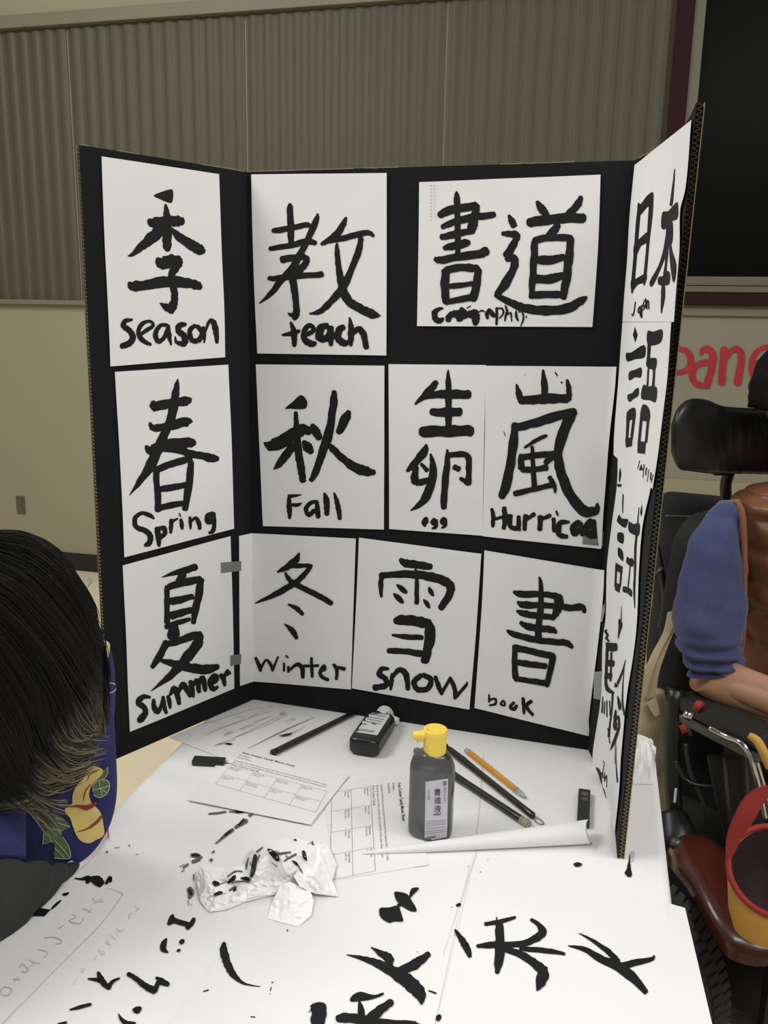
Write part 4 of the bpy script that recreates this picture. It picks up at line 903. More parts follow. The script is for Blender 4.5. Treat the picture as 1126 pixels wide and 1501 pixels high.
t3 = crumple('front_flap', [(410,1300,.012),(424,1292,.018),(455,1306,.010),(460,1320,.006),(456,1342,.003),(437,1358,.001),(412,1352,.001),(392,1346,.001),(398,1324,.004)], [(426,1322,.013),(434,1340,.006)], 11)
t4 = crumple('left_flap', [(289,1292,.008),(310,1300,.014),(330,1306,.012),(360,1306,.008),(380,1300,.015),(412,1300,.006),(402,1312,.002),(360,1322,.001),(330,1334,.001),(306,1337,.001),(294,1322,.002)], [(345,1318,.011),(320,1320,.010),(372,1311,.012)], 15)
tsf = caster([t1, t2, t3, t4])
SZ = (270, 1200, 4.69)
draw('ink_stain', 'P 570,212 600,212 635,235 655,270 655,290 635,292 600,255; P 480,250 505,262 495,330 480,390 455,402 462,340; P 192,440 215,428 245,445 240,460 210,465; P 300,430 335,395 355,395 345,425 305,445; P 385,410 430,400 455,412 450,430 415,425; P 735,288 760,290 785,318 770,322; P 810,225 828,222 838,250 845,290 825,280 812,250; P 335,480 362,460 360,495 340,505; P 745,150 765,140 780,155; P 205,520 240,500 268,508 245,525 215,532', SZ, tsf, tis, 'ink', .0010, step=3)
draw('ink_wash', '640,240,12 690,238,16 730,232,12; 440,270,12 430,310,16 425,350,8; 300,400,10 350,365,10 400,365,8; 310,495,12 350,470,20; 690,290,12 730,265,14 770,245,10; 770,300,8 800,350,10 815,375,6; 500,230,12 540,200,10; 850,180,3 905,135,3; 455,300,6 470,350,8 455,395,5; 520,250,6 500,300,5; 600,300,5 640,330,6; 330,440,6 380,430,8 450,440,6; 700,255,8 720,275,6; 175,535,3 290,515,3; 240,455,5 300,430,5', SZ, tsf, tis, 'ink_dry', .0009, step=3)

#=================================================================== PERSON IN THE WHEELCHAIR (right)
M['skin'] = mat('skin', srgb(176, 132, 104), .55, var=.06, vscale=30)
M['skin2'] = mat('skin_pale', srgb(205, 168, 140), .55, var=.05, vscale=30)
M['sweat'] = mat('blue_sweatshirt', srgb(60, 68, 108), .9, var=.10, vscale=40, bump=.2, bscale=350, sheen=.2)
M['vest'] = mat('copper_nylon', srgb(124, 80, 52), .42, var=.18, vscale=18, bump=.9, bscale=38)
M['piping'] = mat('brown_piping', srgb(130, 84, 58), .6)
M['vinyl'] = mat('black_vinyl', srgb(22, 24, 25), .36, bump=.12, bscale=30)
M['rubber'] = mat('tyre_rubber', srgb(42, 43, 44), .75, var=.15, vscale=50)
M['fender'] = mat('copper_red_paint', srgb(76, 31, 20), .3, coat=.3, var=.08, vscale=4)
M['chrome'] = mat('chrome', srgb(205, 205, 205), .12, metal=1)
M['greymetal'] = mat('grey_metal', srgb(84, 86, 88), .4, metal=.5)
M['blackcloth'] = mat('black_cloth', srgb(21, 22, 23), .85, var=.2, vscale=15, bump=.3, bscale=90)
M['canvas'] = mat('cream_canvas', srgb(196, 182, 150), .85, var=.06, vscale=12, bump=.25, bscale=250)
M['redcloth'] = mat('red_cloth', srgb(152, 40, 40), .7, var=.08, vscale=20)
M['yellowcloth'] = mat('yellow_cloth', srgb(206, 160, 78), .75, var=.06, vscale=20)
M['hair'] = mat('dark_hair', srgb(10, 9, 9), .6, spec=.2, bump=.5, bscale=120, stretch=(1, 1, .15))
fdir = Vector((.66, -.75, 0)).normalized(); rdir = fdir.cross(Z3).normalized()   # rdir: the person's right, outwards
def skin_body(name, pts, edges, radii, m, parent, levels=2, rootv=0):
    off = worigin(parent); me = bpy.data.meshes.new(name); me.from_pydata([Vector(p)-off for p in pts], edges, []); me.update()
    o = bpy.data.objects.new(name, me); COL.objects.link(o); o.parent = parent
    md = o.modifiers.new('skin', 'SKIN'); md.use_smooth_shade = True
    for i, r in enumerate(radii):
        sv = me.skin_vertices[0].data[i]; sv.radius = (r, r) if not isinstance(r, tuple) else r; sv.use_root = (i == rootv)
    s = o.modifiers.new('sub', 'SUBSURF'); s.levels = levels; s.render_levels = levels
    me.materials.append(M[m]); return o
Dp = 1.80
hip = Y(1185, 1085, 1.90); hc = Y(1188, 578, 1.84)
per = root('person', 'person in a blue sweatshirt and copper quilted vest, forearm on the armrest', 'person', Vector((hip.x, hip.y, 0)))
chest = Y(1180, 850, 1.86); neckp = Y(1182, 690, 1.86); shR = Y(1068, 800, 1.84); elR = Y(1038, 993, 1.72); haR = Y(1205, 1057, 1.54)
sh2 = chest*2-shR; shL = Vector((chest.x-(shR.x-chest.x)*1.0, chest.y-(shR.y-chest.y), shR.z)); elL = shL+Vector((0.06, .02, -.28)); haL = elL+fdir*.24
kR = hip+rdir*.10+fdir*.45; fR = kR-Z3*.44+fdir*.05; kL = hip-rdir*.10+fdir*.45; fL = kL-Z3*.44+fdir*.05
upc = neckp.lerp(chest, .35)
pts = [hip, chest.lerp(hip, .5), chest, neckp, hc-Z3*.06, shR, elR, elR.lerp(haR, .5), haR, shL, elL, haL, hip+rdir*.1, kR, fR, fR+fdir*.12, hip-rdir*.1, kL, fL, fL+fdir*.12, upc]
ed = [(0,1),(1,2),(2,20),(20,3),(3,4),(20,5),(5,6),(6,7),(7,8),(20,9),(9,10),(10,11),(0,12),(12,13),(13,14),(14,15),(0,16),(16,17),(17,18),(18,19)]
rad = [.11, .08, .07, .045, .045, .034, .030, .030, .028, .034, .030, .026, .08, .06, .045, .035, .08, .06, .045, .035, .05]
skin_body('body', pts, ed, rad, 'skin', per)
# hands: palm and five fingers
def hand(base, dirn, side, parent, m, s=1.0, curl=.5, palmn=Vector((0, 0, -1))):
    dirn = dirn.normalized(); side = side.normalized()
    P = [base, base+dirn*.04*s, base+dirn*.075*s]; Ee = [(0, 1), (1, 2)]; Rr = [(.026*s, .017*s), (.034*s, .015*s), (.034*s, .013*s)]
    fing = [(-.030, .070), (-.010, .080), (.010, .075), (.029, .058)]
    palm = skin_body('palm', P, Ee, Rr, m, parent, 1)
    for off, ln in fing:
        b0 = base+dirn*.066*s+side*off*s; q = [b0]
        for k in range(1, 4):
            an = curl*k*.6; q.append(q[-1] + (dirn*math.cos(an)+palmn*math.sin(an))*ln*s/3)
        skin_body('finger', q, [(0,1),(1,2),(2,3)], [.0085*s, .0082*s, .0075*s, .0062*s], m, parent, 1)
    b0 = base+dirn*.020*s-side*.026*s; d2 = (dirn*.75-side*.6).normalized()
    skin_body('thumb', [b0, b0+d2*.03*s, b0+(d2+palmn*.3+dirn*.2).normalized()*.058*s], [(0,1),(1,2)], [.012*s, .0095*s, .0075*s], m, parent, 1)
hand(haR, (haR-elR), rdir, per, 'skin')
hand(haL, (haL-elL), -rdir, per, 'skin')
# visible forearm (skin) shaped to the photograph
# sleeve
def folds(amp, fr, seed):
    return lambda p, n, t, an: p + n*(amp*noise.noise(Vector((p.x*fr, p.y*fr, p.z*fr*1.6+seed))) + amp*.5*noise.noise(Vector((p.x*fr*2.3, p.y*fr*2.3+seed, p.z*fr*3))))
def sbump(p, n, t, an):
    q = folds(.011, 10, 1)(p, n, t, an) + n*.004*math.sin(an*4+t*7)
    if t > .58: q += n*.009*math.sin((t-.58)*55+1.5*math.sin(an))*min(1, (t-.58)*6)
    return q
slv = mk('sleeve', *loft(rows_px([(1052, 738, 1084, 733, 1.80, .8), (1030, 765, 1086, 760, 1.78, .9), (1012, 815, 1087, 812, 1.76, .85), (999, 865, 1088, 862, 1.75, .8), (986, 905, 1088, 902, 1.74, .8), (992, 930, 1088, 930, 1.73, .75), (1002, 955, 1087, 955, 1.72, .7), (1013, 978, 1088, 972, 1.71, .65), (1016, 990, 1078, 976, 1.71, .6)]), 48, 6, 1, sbump), 'sweat', per, smooth=True)
mk('forearm', *loft([(Y(1030, 990, 1.72), Vector((.022, 0, .03)), Vector((0, .04, 0))), (Y(1055, 998, 1.70), Vector((.012, 0, .046)), Vector((0, .04, 0))), (Y(1095, 1012, 1.66), Vector((.008, 0, .045)), Vector((0, .038, 0))), (Y(1150, 1032, 1.60), Vector((.008, 0, .040)), Vector((0, .034, 0))), (Y(1200, 1055, 1.54), Vector((.006, 0, .030)), Vector((0, .028, 0)))], 28, 6), 'skin', per, smooth=True)
mk('left_sleeve', *tube([shL+Vector((-.05, 0, .02)), shL, elL, elL+fdir*.08], [.05, .075, .066, .055], 24, True, 4), 'sweat', per, smooth=True)
# quilted vest: stacked baffles
def vbump(p, n, t, an):
    k = t*9.0+.35*noise.noise(Vector((p.x*6, p.y*6, 4)))
    return p + n*(.020*abs(math.sin(k*math.pi))**.6 - .006 + .006*noise.noise(Vector((p.x*26, p.y*26, p.z*34))))
mk('vest', *loft(rows_px([(1130, 712, 1232, 712, 1.84, .8), (1088, 732, 1268, 732, 1.84, .75), (1086, 790, 1275, 790, 1.84, .85), (1088, 860, 1275, 860, 1.84, .9), (1088, 930, 1275, 930, 1.84, .9), (1084, 1010, 1275, 1010, 1.84, .9), (1082, 1040, 1275, 1040, 1.84, .9)]), 72, 10, .9, vbump), 'vest', per, smooth=True)
mk('armhole_piping', *tube([Y(1078, 733, 1.745), Y(1088, 752, 1.735), Y(1091, 800, 1.73), Y(1091, 870, 1.73), Y(1089, 930, 1.73), Y(1082, 985, 1.73)], .0065, 12, True, 6), 'piping', per, smooth=True)
mk('shirt_collar', *loft(rows_px([(1140, 716, 1224, 716, 1.85, .7), (1145, 700, 1219, 700, 1.85, .7), (1148, 690, 1216, 690, 1.85, .7)]), 24, 3), 'sweat', per, smooth=True)
mk('trousers', *join(tube([hip, hip+rdir*.1+fdir*.1, kR, fR+Z3*.04], [.14, .105, .08, .06], 20, True, 5), tube([hip, hip-rdir*.1+fdir*.1, kL, fL+Z3*.04], [.14, .105, .08, .06], 20, True, 5)), 'blackcloth', per, smooth=True)
mk('shoe', *loft([(fR+fdir*.0-Z3*.0, rdir*.035, Z3*.04), (fR+fdir*.1-Z3*.01, rdir*.045, Z3*.035), (fR+fdir*.2-Z3*.02, rdir*.03, Z3*.02)], 20, 4), 'black', per, smooth=True)
mk('shoe', *loft([(fL+fdir*.0-Z3*.0, rdir*.035, Z3*.04), (fL+fdir*.1-Z3*.01, rdir*.045, Z3*.035), (fL+fdir*.2-Z3*.02, rdir*.03, Z3*.02)], 20, 4), 'black', per, smooth=True)
# head, hair, face (just beyond the right edge)
def head(c, f, rd, parent, m, s=1.0):
    up = rd.cross(f).normalized(); up = up if up.z > 0 else -up
    V = []; n1, n2 = 28, 24
    for j in range(n1+1):
        ph = math.pi*j/n1
        for i in range(n2):
            th = 2*math.pi*i/n2; x, y, z = math.sin(ph)*math.cos(th), math.sin(ph)*math.sin(th), math.cos(ph)
            w = .076*(1-.22*max(0, -z)); dp = .095*(1-.10*max(0, -z)); h = .115
            p = Vector((x*w, y*dp, z*h))
            if y > 0 and z < -.35: p.y += .012*y
            if y > .8 and abs(x) < .25 and -.45 < z < .05: p.y += .018*(1-abs(x)/.25)*(1-abs(z+.25)/.3 if abs(z+.25) < .3 else 0)
            V.append(c + (rd*p.x + f*p.y + up*p.z)*s)
    hd = mk('head', V, grid_faces(n2, n1+1, True), m, parent, smooth=True)
    for sx in (-1, 1):
        e = c + (rd*.031*sx + f*.086 + up*.012)*s
        mk('eye', *tube([e-f*.012, e-f*.004, e+f*.002, e+f*.004], [.010, .011, .008, .003], 12), 'black', hd, smooth=True)
        q = c + (rd*.077*sx - up*.005)*s
        mk('ear', *loft([(q-up*.028, f*.008, rd*.006), (q, f*.017, rd*.008), (q+up*.028, f*.014, rd*.008)], 14, 4), m, hd, smooth=True)
    q = c + (f*.085-up*.055)*s
    mk('mouth', *tube([q-rd*.022, q-rd*.01+f*.004, q+rd*.01+f*.004, q+rd*.022], [.002, .005, .005, .002], 10), mat('lips', srgb(150, 90, 84), .5), hd, smooth=True)
    return hd, up
hdir = (fdir+Vector((.25, .1, 0))).normalized(); hr = hdir.cross(Z3).normalized()
hd, up = head(hc, hdir, hr, per, 'skin')
V = []; n1, n2 = 22, 40
for j in range(n1+1):
    ph = math.pi*.58*j/n1
    for i in range(n2):
        th = 2*math.pi*i/n2; k = 1.0+.06*noise.noise(Vector((math.cos(th)*4, math.sin(th)*4, ph*4)))+.03*random.random()
        fr = max(0, math.sin(th)); ph2 = ph*(1-.42*fr)
        V.append(hc-hdir*.008 + (hr*math.cos(th)*math.sin(ph2)*.094 + hdir*math.sin(th)*math.sin(ph2)*.106 + Z3*math.cos(ph2)*.127)*k)
mk('hair', V, grid_faces(n2, n1+1, True), 'hair', hd, solid=.008, smooth=True)

#------------------------------------------------------------------- wheelchair
ax0 = Vector((hip.x, hip.y, 0))
wc = root('power_wheelchair', 'black powered wheelchair with copper-red fender and curved headrest', 'wheelchair', ax0)
# headrest: curved pad with a forward wing
rows = []
for (xc, yt, yb, dd, th_) in ((984, 622, 664, 1.80, .014), (994, 598, 686, 1.81, .030), (1012, 585, 690, 1.84, .040), (1036, 586, 693, 1.90, .042), (1060, 595, 694, 1.95, .040), (1095, 598, 694, 1.97, .040), (1130, 599, 695, 1.98, .040), (1170, 598, 694, 1.98, .04), (1215, 592, 690, 1.96, .04), (1250, 590, 680, 1.90, .035), (1265, 610, 665, 1.86, .014)):
    t_, b_ = Y(xc, yt, dd), Y(xc, yb, dd); rows.append(((t_+b_)/2, (t_-b_)/2, Vector((-.25, -1, 0)).normalized()*th_))
def hb_(p, n, t, an):
    return p + n*(.0016*math.sin(t*150)*max(0, math.sin(an))*(1 if .36 < t < .75 else 0))
hrst = mk('headrest', *loft(rows, 40, 8, .72, hb_), 'vinyl', wc, smooth=True)
mk('headrest_post', *tube([Y(1070, 690, 1.99), Y(1064, 712, 2.0), Y(1066, 745, 2.01), Y(1068, 800, 2.02)], .0135, 14, True, 5), 'black', wc, smooth=True)
mk('headrest_clamp', *join(box(Y(1058, 690, 1.96), X3, Y3, Z3, .022, .012, .010), ), 'black', wc, bevel=.004)
mk('clamp_ring', *tube([Y(1054, 687, 1.945)+Vector((.006*math.cos(k*.785), 0, .008*math.sin(k*.785))) for k in range(9)], .0014, 8), 'chrome', wc, smooth=True)
mk('clamp_ring', *tube([Y(1062, 687, 1.945)+Vector((.006*math.cos(k*.785), 0, .008*math.sin(k*.785))) for k in range(9)], .0014, 8), 'chrome', wc, smooth=True)
# backrest and cushion
bk = chest.lerp(hip, .35) - fdir*.22
mk('backrest', *loft([(Vector((bk.x, bk.y, .48)), rdir*.20, fdir*.045), (Vector((bk.x, bk.y, .7)), rdir*.22, fdir*.05), (Vector((bk.x, bk.y, .93)), rdir*.20, fdir*.045), (Vector((bk.x, bk.y, .99)), rdir*.15, fdir*.03)], 36, 6, .5), 'blackcloth', wc, smooth=True)
st = hip + fdir*.14
mk('seat_cushion', *box(Vector((st.x, st.y, .47)), rdir, fdir, Z3, .22, .25, .045), 'blackcloth', wc, bevel=.02)
mk('seat_base', *box(Vector((st.x, st.y, .30)), rdir, fdir, Z3, .17, .24, .11), 'black', wc, bevel=.02)
# armrest (right)
aA, aB = Y(1004, 1020, 1.74), Y(1140, 1086, 1.52)
ad = (aB-aA).normalized(); asd = ad.cross(Z3).normalized(); aup = asd.cross(ad)
mk('armrest', *box((aA+aB)/2-aup*.004, ad, asd, aup, (aB-aA).length/2, .040, .017), mat('armrest_pad', srgb(36, 37, 38), .5), wc, bevel=.009)
mk('armrest_bracket', *box((aA+aB)/2-aup*.034+asd*.012, ad, asd, aup, (aB-aA).length/2-.01, .028, .010), 'greymetal', wc, bevel=.003)
# chrome tubes
mk('chrome_tube', *tube([Y(1040, 1067, 1.60), Y(1066, 1080, 1.57), Y(1086, 1089, 1.54), Y(1099, 1106, 1.525), Y(1108, 1135, 1.52), Y(1116, 1170, 1.52), Y(1122, 1200, 1.52)], .0062, 14, True, 6), 'chrome', wc, smooth=True)
mk('chrome_tube', *tube([Y(1090, 1086, 1.56), Y(1104, 1100, 1.545), Y(1112, 1125, 1.54), Y(1122, 1160, 1.54), Y(1130, 1200, 1.54)], .0055, 14, True, 6), 'chrome', wc, smooth=True)
mk('clamp', *tube([Y(1003, 1045, 1.62), Y(1015, 1052, 1.61)], .009, 12), 'chrome', wc, smooth=True)
mk('release_knob', *tube([Y(1020, 1033, 1.66), Y(1028, 1038, 1.65)], [.012, .013], 14), 'redcloth', wc, smooth=True)
mk('release_tab', *tube([Y(1000, 1062, 1.64), Y(1006, 1074, 1.63)], [.007, .008], 12), 'redcloth', wc, smooth=True)
mk('lever', *tube([Y(998, 1048, 1.62), Y(1006, 1062, 1.61), Y(1013, 1078, 1.61)], .004, 10), 'greymetal', wc, smooth=True)
# side frame plates and box
mk('side_plate', *loft([(Y(1075, 1110, 1.66), Vector((.055, 0, 0)), Vector((0, .012, 0))), (Y(1085, 1180, 1.66), Vector((.05, 0, 0)), Vector((0, .012, 0))), (Y(1096, 1265, 1.66), Vector((.035, 0, 0)), Vector((0, .012, 0)))], 20, 4, .35), mat('charcoal_panel', srgb(40, 42, 43), .55), wc)
for xx in (1062, 1092): mk('panel_rib', *tube([Y(xx, 1110, 1.63), Y(xx+12, 1250, 1.63)], .004, 8), 'greymetal', wc, smooth=True)
mk('chassis', *box(Vector((hip.x, hip.y, .14))+fdir*.12+rdir*.14, rdir, fdir, Z3, .36, .42, .09), 'black', wc, bevel=.02)
mk('leg_rest', *box(Y(1175, 1440, 1.36), rdir, fdir, Z3, .07, .05, .13), 'black', wc, bevel=.02)
mk('battery_box', *box(Y(1065, 1245, 1.82), rdir, fdir, Z3, .14, .20, .16), 'black', wc, bevel=.02)
mk('cable', *tube([Y(990, 1115, 1.60), Y(1003, 1140, 1.59), Y(1020, 1150, 1.58), Y(1045, 1152, 1.58)], .0035, 10, True, 6), 'black', wc, smooth=True)
mk('cable', *tube([Y(1005, 1090, 1.62), Y(1012, 1130, 1.6), Y(1032, 1180, 1.58), Y(1036, 1220, 1.58)], .004, 10, True, 6), 'black', wc, smooth=True)
mk('frame_tube', *tube([Y(990, 1010, 1.72), Y(985, 1120, 1.70), Y(992, 1230, 1.66)], .018, 14, True, 4), 'black', wc, smooth=True)
mk('joint_bolt', *tube([Y(992, 1236, 1.56), Y(990, 1238, 1.54)], [.013, .011], 16), 'greymetal', wc, smooth=True)
mk('reflector', *box(Y(990, 1166, 1.60), X3, Y3, Z3, .0022, .002, .016), mat('white_tag', srgb(225, 228, 215), .5), wc, bevel=.001)
mk('motor_housing', *tube([Y(985, 1190, 1.66), Y(992, 1235, 1.62), Y(985, 1262, 1.6)], [.03, .045, .03], 20, True, 5), 'black', wc, smooth=True)
# drive wheel: axle points outwards, towards the table
wr = .195; axd = Vector((-.80, -.60, 0)).normalized()
wcen = Vector((.505, 1.46, wr))
e1 = axd.cross(Z3).normalized(); wheel_w = .045
V = []; seg = 72; prof = [(-.9, .60), (-1.0, .70), (-1.05, .84), (-.95, .93), (-.80, .975), (-.35, 1.0), (.35, 1.0), (.80, .975), (.95, .93), (1.05, .84), (1.0, .70), (.9, .60)]
for i in range(seg):
    a_ = 2*math.pi*i/seg; rdv = e1*math.cos(a_)+Z3*math.sin(a_)
    for w, r in prof: V.append(wcen + axd*w*wheel_w + rdv*r*(wr-.006))
n = len(prof); F = []
for i in range(seg):
    for k in range(n):
        a0 = i*n+k; a1 = i*n+(k+1) % n; b0 = ((i+1) % seg)*n+k; b1 = ((i+1) % seg)*n+(k+1) % n; F.append([a0, b0, b1, a1])
whl = mk('drive_wheel', V, F, 'rubber', wc, smooth=True)
B = []
for i in range(64):
    for row, (w0, sk) in enumerate(((-.72, .4), (-.02, 0), (.68, -.4))):
        a_ = 2*math.pi*(i+.5*(row % 2))/64; rdv = e1*math.cos(a_)+Z3*math.sin(a_); tg = rdv.cross(axd)
        B.append(box(wcen + axd*w0*wheel_w + rdv*(wr-.006+(-.004 if row != 1 else 0)), (axd+tg*sk*.5-rdv*sk*.35).normalized(), (tg-axd*sk*.5).normalized(), rdv, wheel_w*.30, .0062, .0032))
mk('tread_block', *join(*B), 'rubber', whl, kind='stuff')
mk('hub', *tube([wcen-axd*.03, wcen+axd*.03, wcen+axd*.034], [wr*.62, wr*.62, wr*.5], 32), 'greymetal', whl)
# fender arching over the wheel
V = []; nu, nv = 22, 14
sp_ = [(Y(981, 1250, 1.56), Y(1012, 1228, 1.60), .012), (Y(990, 1262, 1.50), Y(1040, 1238, 1.62), .03), (Y(1012, 1290, 1.44), Y(1068, 1258, 1.60), .03), (Y(1032, 1325, 1.38), Y(1090, 1296, 1.56), .03), (Y(1052, 1362, 1.33), Y(1110, 1330, 1.50), .03), (Y(1072, 1390, 1.29), Y(1150, 1355, 1.45), .04), (Y(1110, 1402, 1.26), Y(1180, 1365, 1.40), .03), (Y(1150, 1398, 1.24), Y(1200, 1360, 1.38), .02)]
D = cr([(*a, *b, h) for a, b, h in sp_], 4)
for d in D:
    a, b = Vector(d[:3]), Vector(d[3:6])
    for k in range(nv):
        t = k/(nv-1); V.append(a.lerp(b, t) + Z3*d[6]*math.sin(t*math.pi)**.7 - Z3*(.02 if k == 0 else 0))
mk('fender', V, grid_faces(nv, len(D)), 'fender', wc, smooth=True, solid=.006)
mk('front_caster', *tube([Vector((hip.x, hip.y, .09))+fdir*.42+rdir*.16-rdir*.02, Vector((hip.x, hip.y, .09))+fdir*.42+rdir*.2], .085, 32), 'rubber', wc, smooth=True)
mk('front_caster', *tube([Vector((hip.x, hip.y, .09))+fdir*.42-rdir*.16-rdir*.04, Vector((hip.x, hip.y, .09))+fdir*.42-rdir*.16], .085, 32), 'rubber', wc, smooth=True)
mk('footplate', *box(Vector((hip.x, hip.y, .09))+fdir*.62, rdir, fdir, Z3, .16, .12, .008), 'black', wc, bevel=.004)
w2c = wcen - rdir*.50 + fdir*.05; w2c.z = wr
mk('drive_wheel', *tube([w2c-rdir*.03, w2c-rdir*.025, w2c+rdir*.025, w2c+rdir*.03], [wr*.9, wr-.001, wr-.001, wr*.9], 40), 'rubber', wc, smooth=True)
# black backpack behind the chair
bag = root('backpack', 'black backpack hanging behind the wheelchair, next to the board', 'bag', Vector((Y(1020, 900, 2.12).x, 2.12, 0)))
mk('bag_body', *loft(rows_px([(985, 722, 1065, 730, 2.2, .35), (972, 730, 1085, 738, 2.2, .45), (966, 780, 1100, 780, 2.2, .5), (955, 900, 1110, 900, 2.2, .55), (950, 1050, 1110, 1050, 2.2, .55), (955, 1180, 1110, 1180, 2.2, .5), (965, 1230, 1100, 1230, 2.2, .45), (975, 1245, 1090, 1245, 2.2, .4)]), 40, 5, .7, folds(.012, 7, 5)), 'blackcloth', bag, smooth=True)
mk('zip_seam', *tube([Y(975, 756, 2.11), Y(1010, 757, 2.09), Y(1050, 758, 2.08)], .0022, 8, True, 4), 'greymetal', bag, smooth=True)
mk('strap', *tube([Y(962, 800, 2.08), Y(970, 840, 2.05), Y(975, 880, 2.04), Y(968, 920, 2.05)], .008, 10, True, 5), 'black', bag, smooth=True)
mk('strap', *tube([Y(1030, 760, 2.05), Y(1000, 790, 2.03), Y(985, 850, 2.02)], .006, 10, True, 5), 'black', bag, smooth=True)
mk('buckle', *tube([Y(958, 845, 2.0), Y(966, 838, 1.99), Y(972, 832, 1.99)], .005, 10), 'greymetal', bag, smooth=True)
# cream tote
tote = root('tote_bag', 'cream canvas tote bag hanging between the board and the wheelchair', 'bag', Y(955, 1240, 1.80))
def ob(rows, kd, seed, m, nm, amp=.008): return mk(nm, *loft(rows_px(rows, kd), 36, 6, .8, folds(amp, 10, seed)), m, tote, smooth=True)
ob([(935, 1010, 972, 1012, 1.80), (925, 1050, 980, 1050, 1.80), (922, 1100, 983, 1100, 1.80), (922, 1170, 976, 1170, 1.80), (924, 1240, 966, 1240, 1.80), (930, 1262, 955, 1262, 1.80)], .45, 3, 'canvas', 'bag_body')
for o_ in (0, 1):
    P = [Y(940+o_*14, 1022, 1.77), Y(950+o_*10, 985, 1.77), Y(962+o_*8, 955, 1.775), Y(978+o_*3, 925, 1.785), Y(985, 895, 1.80)]; Q = cr([tuple(p) for p in P], 6)
    V = []
    for i, q in enumerate(Q): q = Vector(q); V += [q+Vector((-.009, 0, -.004)), q+Vector((.009, -.004, .004))]
    mk('handle', V, [[2*i, 2*i+1, 2*i+3, 2*i+2] for i in range(len(Q)-1)], 'canvas', tote, solid=.003)
V = [Y(948, 1030, 1.765), Y(962, 1022, 1.76), Y(968, 1046, 1.755), Y(960, 1050, 1.755)]
mk('loose_flap', V, [[0, 1, 2, 3]], 'canvas', tote, solid=.003)
tb = caster([COL.objects[-4] if False else [o for o in tote.children if o.name.startswith('bag_body')][0]])
draw('print', '955,1136,3 962,1134,4 961,1141,3; 955,1170,3 963,1166,3 958,1178,3; 956,1166,2 964,1176,3', (0, 0, 1), lambda x, y, h: tb(x, y, .001), tote, 'ink')
# yellow and red open bag
yb = root('basket', 'round yellow bag with red rim and handle, standing by the wheelchair fender', 'bag', Y(1130, 1380, 1.22))
cx = Y(1135, 1300, 1.22)
def ringp(k, r, z, tilt=0):
    return [cx + Vector((math.cos(2*math.pi*i/40)*r*.95, math.sin(2*math.pi*i/40)*r*.8, z - .35*tilt*math.cos(2*math.pi*i/40) - 1.3*tilt*math.sin(2*math.pi*i/40))) for i in range(40)]
V = []
for z, r, tl in ((-.085, .045, 0), (-.08, .058, 0), (-.045, .070, .006), (0, .076, .02), (.028, .076, .03), (.028, .073, .03), (0, .070, .02), (-.07, .05, 0)): V += ringp(0, r, z, -tl)
F = grid_faces(40, 8, True); F.append(list(range(40))[::-1]); F.append([7*40+i for i in range(40)])
bb_ = mk('bag_side', V, F, 'yellowcloth', yb, smooth=True)
mk('rim', *tube([cx + Vector((math.cos(2*math.pi*i/40)*.0735, math.sin(2*math.pi*i/40)*.062, .030 + .03*(.35*math.cos(2*math.pi*i/40)+1.3*math.sin(2*math.pi*i/40)))) for i in range(41)], .0052, 10), 'redcloth', yb, smooth=True)
V = []
P = [Y(1068, 1256, 1.20), Y(1078, 1225, 1.19), Y(1094, 1195, 1.18), Y(1108, 1172, 1.18), Y(1128, 1160, 1.18), Y(1160, 1165, 1.18), Y(1190, 1230, 1.2)]
Q = cr([tuple(p) for p in P], 8)
for i, q in enumerate(Q):
    q = Vector(q); t = i/(len(Q)-1); w = .006+.020*math.sin(math.pi*min(1, t*1.3))
    tg = (Vector(Q[min(len(Q)-1, i+1)])-Vector(Q[max(0, i-1)])).normalized(); nn = tg.cross(Vector((0, 1, 0))).normalized()
    V += [q-nn*w*.5, q+nn*w*.7]
mk('handle', V, [[2*i, 2*i+1, 2*i+3, 2*i+2] for i in range(len(Q)-1)], 'redcloth', yb, solid=.004)
V = []
for z, r, tl in ((.027, .0725, .03), (0, .069, .02), (-.05, .052, .004), (-.055, .01, 0)): V += ringp(0, r-.0012, z, -tl)
mk('lining', V, grid_faces(40, 4, True), mat('dark_lining', srgb(44, 22, 22), .8), yb, smooth=True)
mk('second_handle', *tube([Y(1098, 1078, 1.42), Y(1110, 1086, 1.41), Y(1120, 1104, 1.40), Y(1128, 1125, 1.40)], [.006, .008, .008, .007], 12, True, 6), 'yellowcloth', yb, smooth=True)

#=================================================================== PERSON AT THE LEFT
M['navy'] = mat('navy_kimono', srgb(36, 38, 92), .8, var=.12, vscale=14, bump=.15, bscale=300)
M['charcoal'] = mat('charcoal_sleeve', srgb(40, 41, 41), .85, var=.15, vscale=10, bump=.3, bscale=60)
M['pink'] = mat('pale_pink_lining', srgb(226, 208, 212), .8)
M['petal'] = mat('pale_yellow_print', srgb(222, 196, 118), .8, var=.10, vscale=50)
M['leaf'] = mat('olive_green_print', srgb(92, 106, 72), .8, var=.12, vscale=60)
M['vein'] = mat('pale_green_line', srgb(172, 188, 158), .8)
M['redprint'] = mat('dark_red_print', srgb(150, 48, 40), .8)
M['whiteprint'] = mat('white_print', srgb(205, 208, 215), .8)
M['collar'] = mat('cream_collar', srgb(206, 192, 140), .8, var=.15, vscale=120)
pl = root('person', 'person in a navy flowered kimono bending over the table, dark hair with blond tips', 'person', Vector((-.62, .95, 0)))
shl = Vector((-.46, 1.03, TZ+.28)); hcl = Y(-30, 925, .955); hipl = Vector((-.80, .98, .82)); chl = Vector((-.58, .98, 1.05))
elb = T(-40, 1345, .045); hnd = T(-260, 1430, .045); shn = Vector((-.54, .80, TZ+.26)); eln = Vector((-.62, .66, TZ+.06)); hn2 = Vector((-.47, .60, TZ+.02))
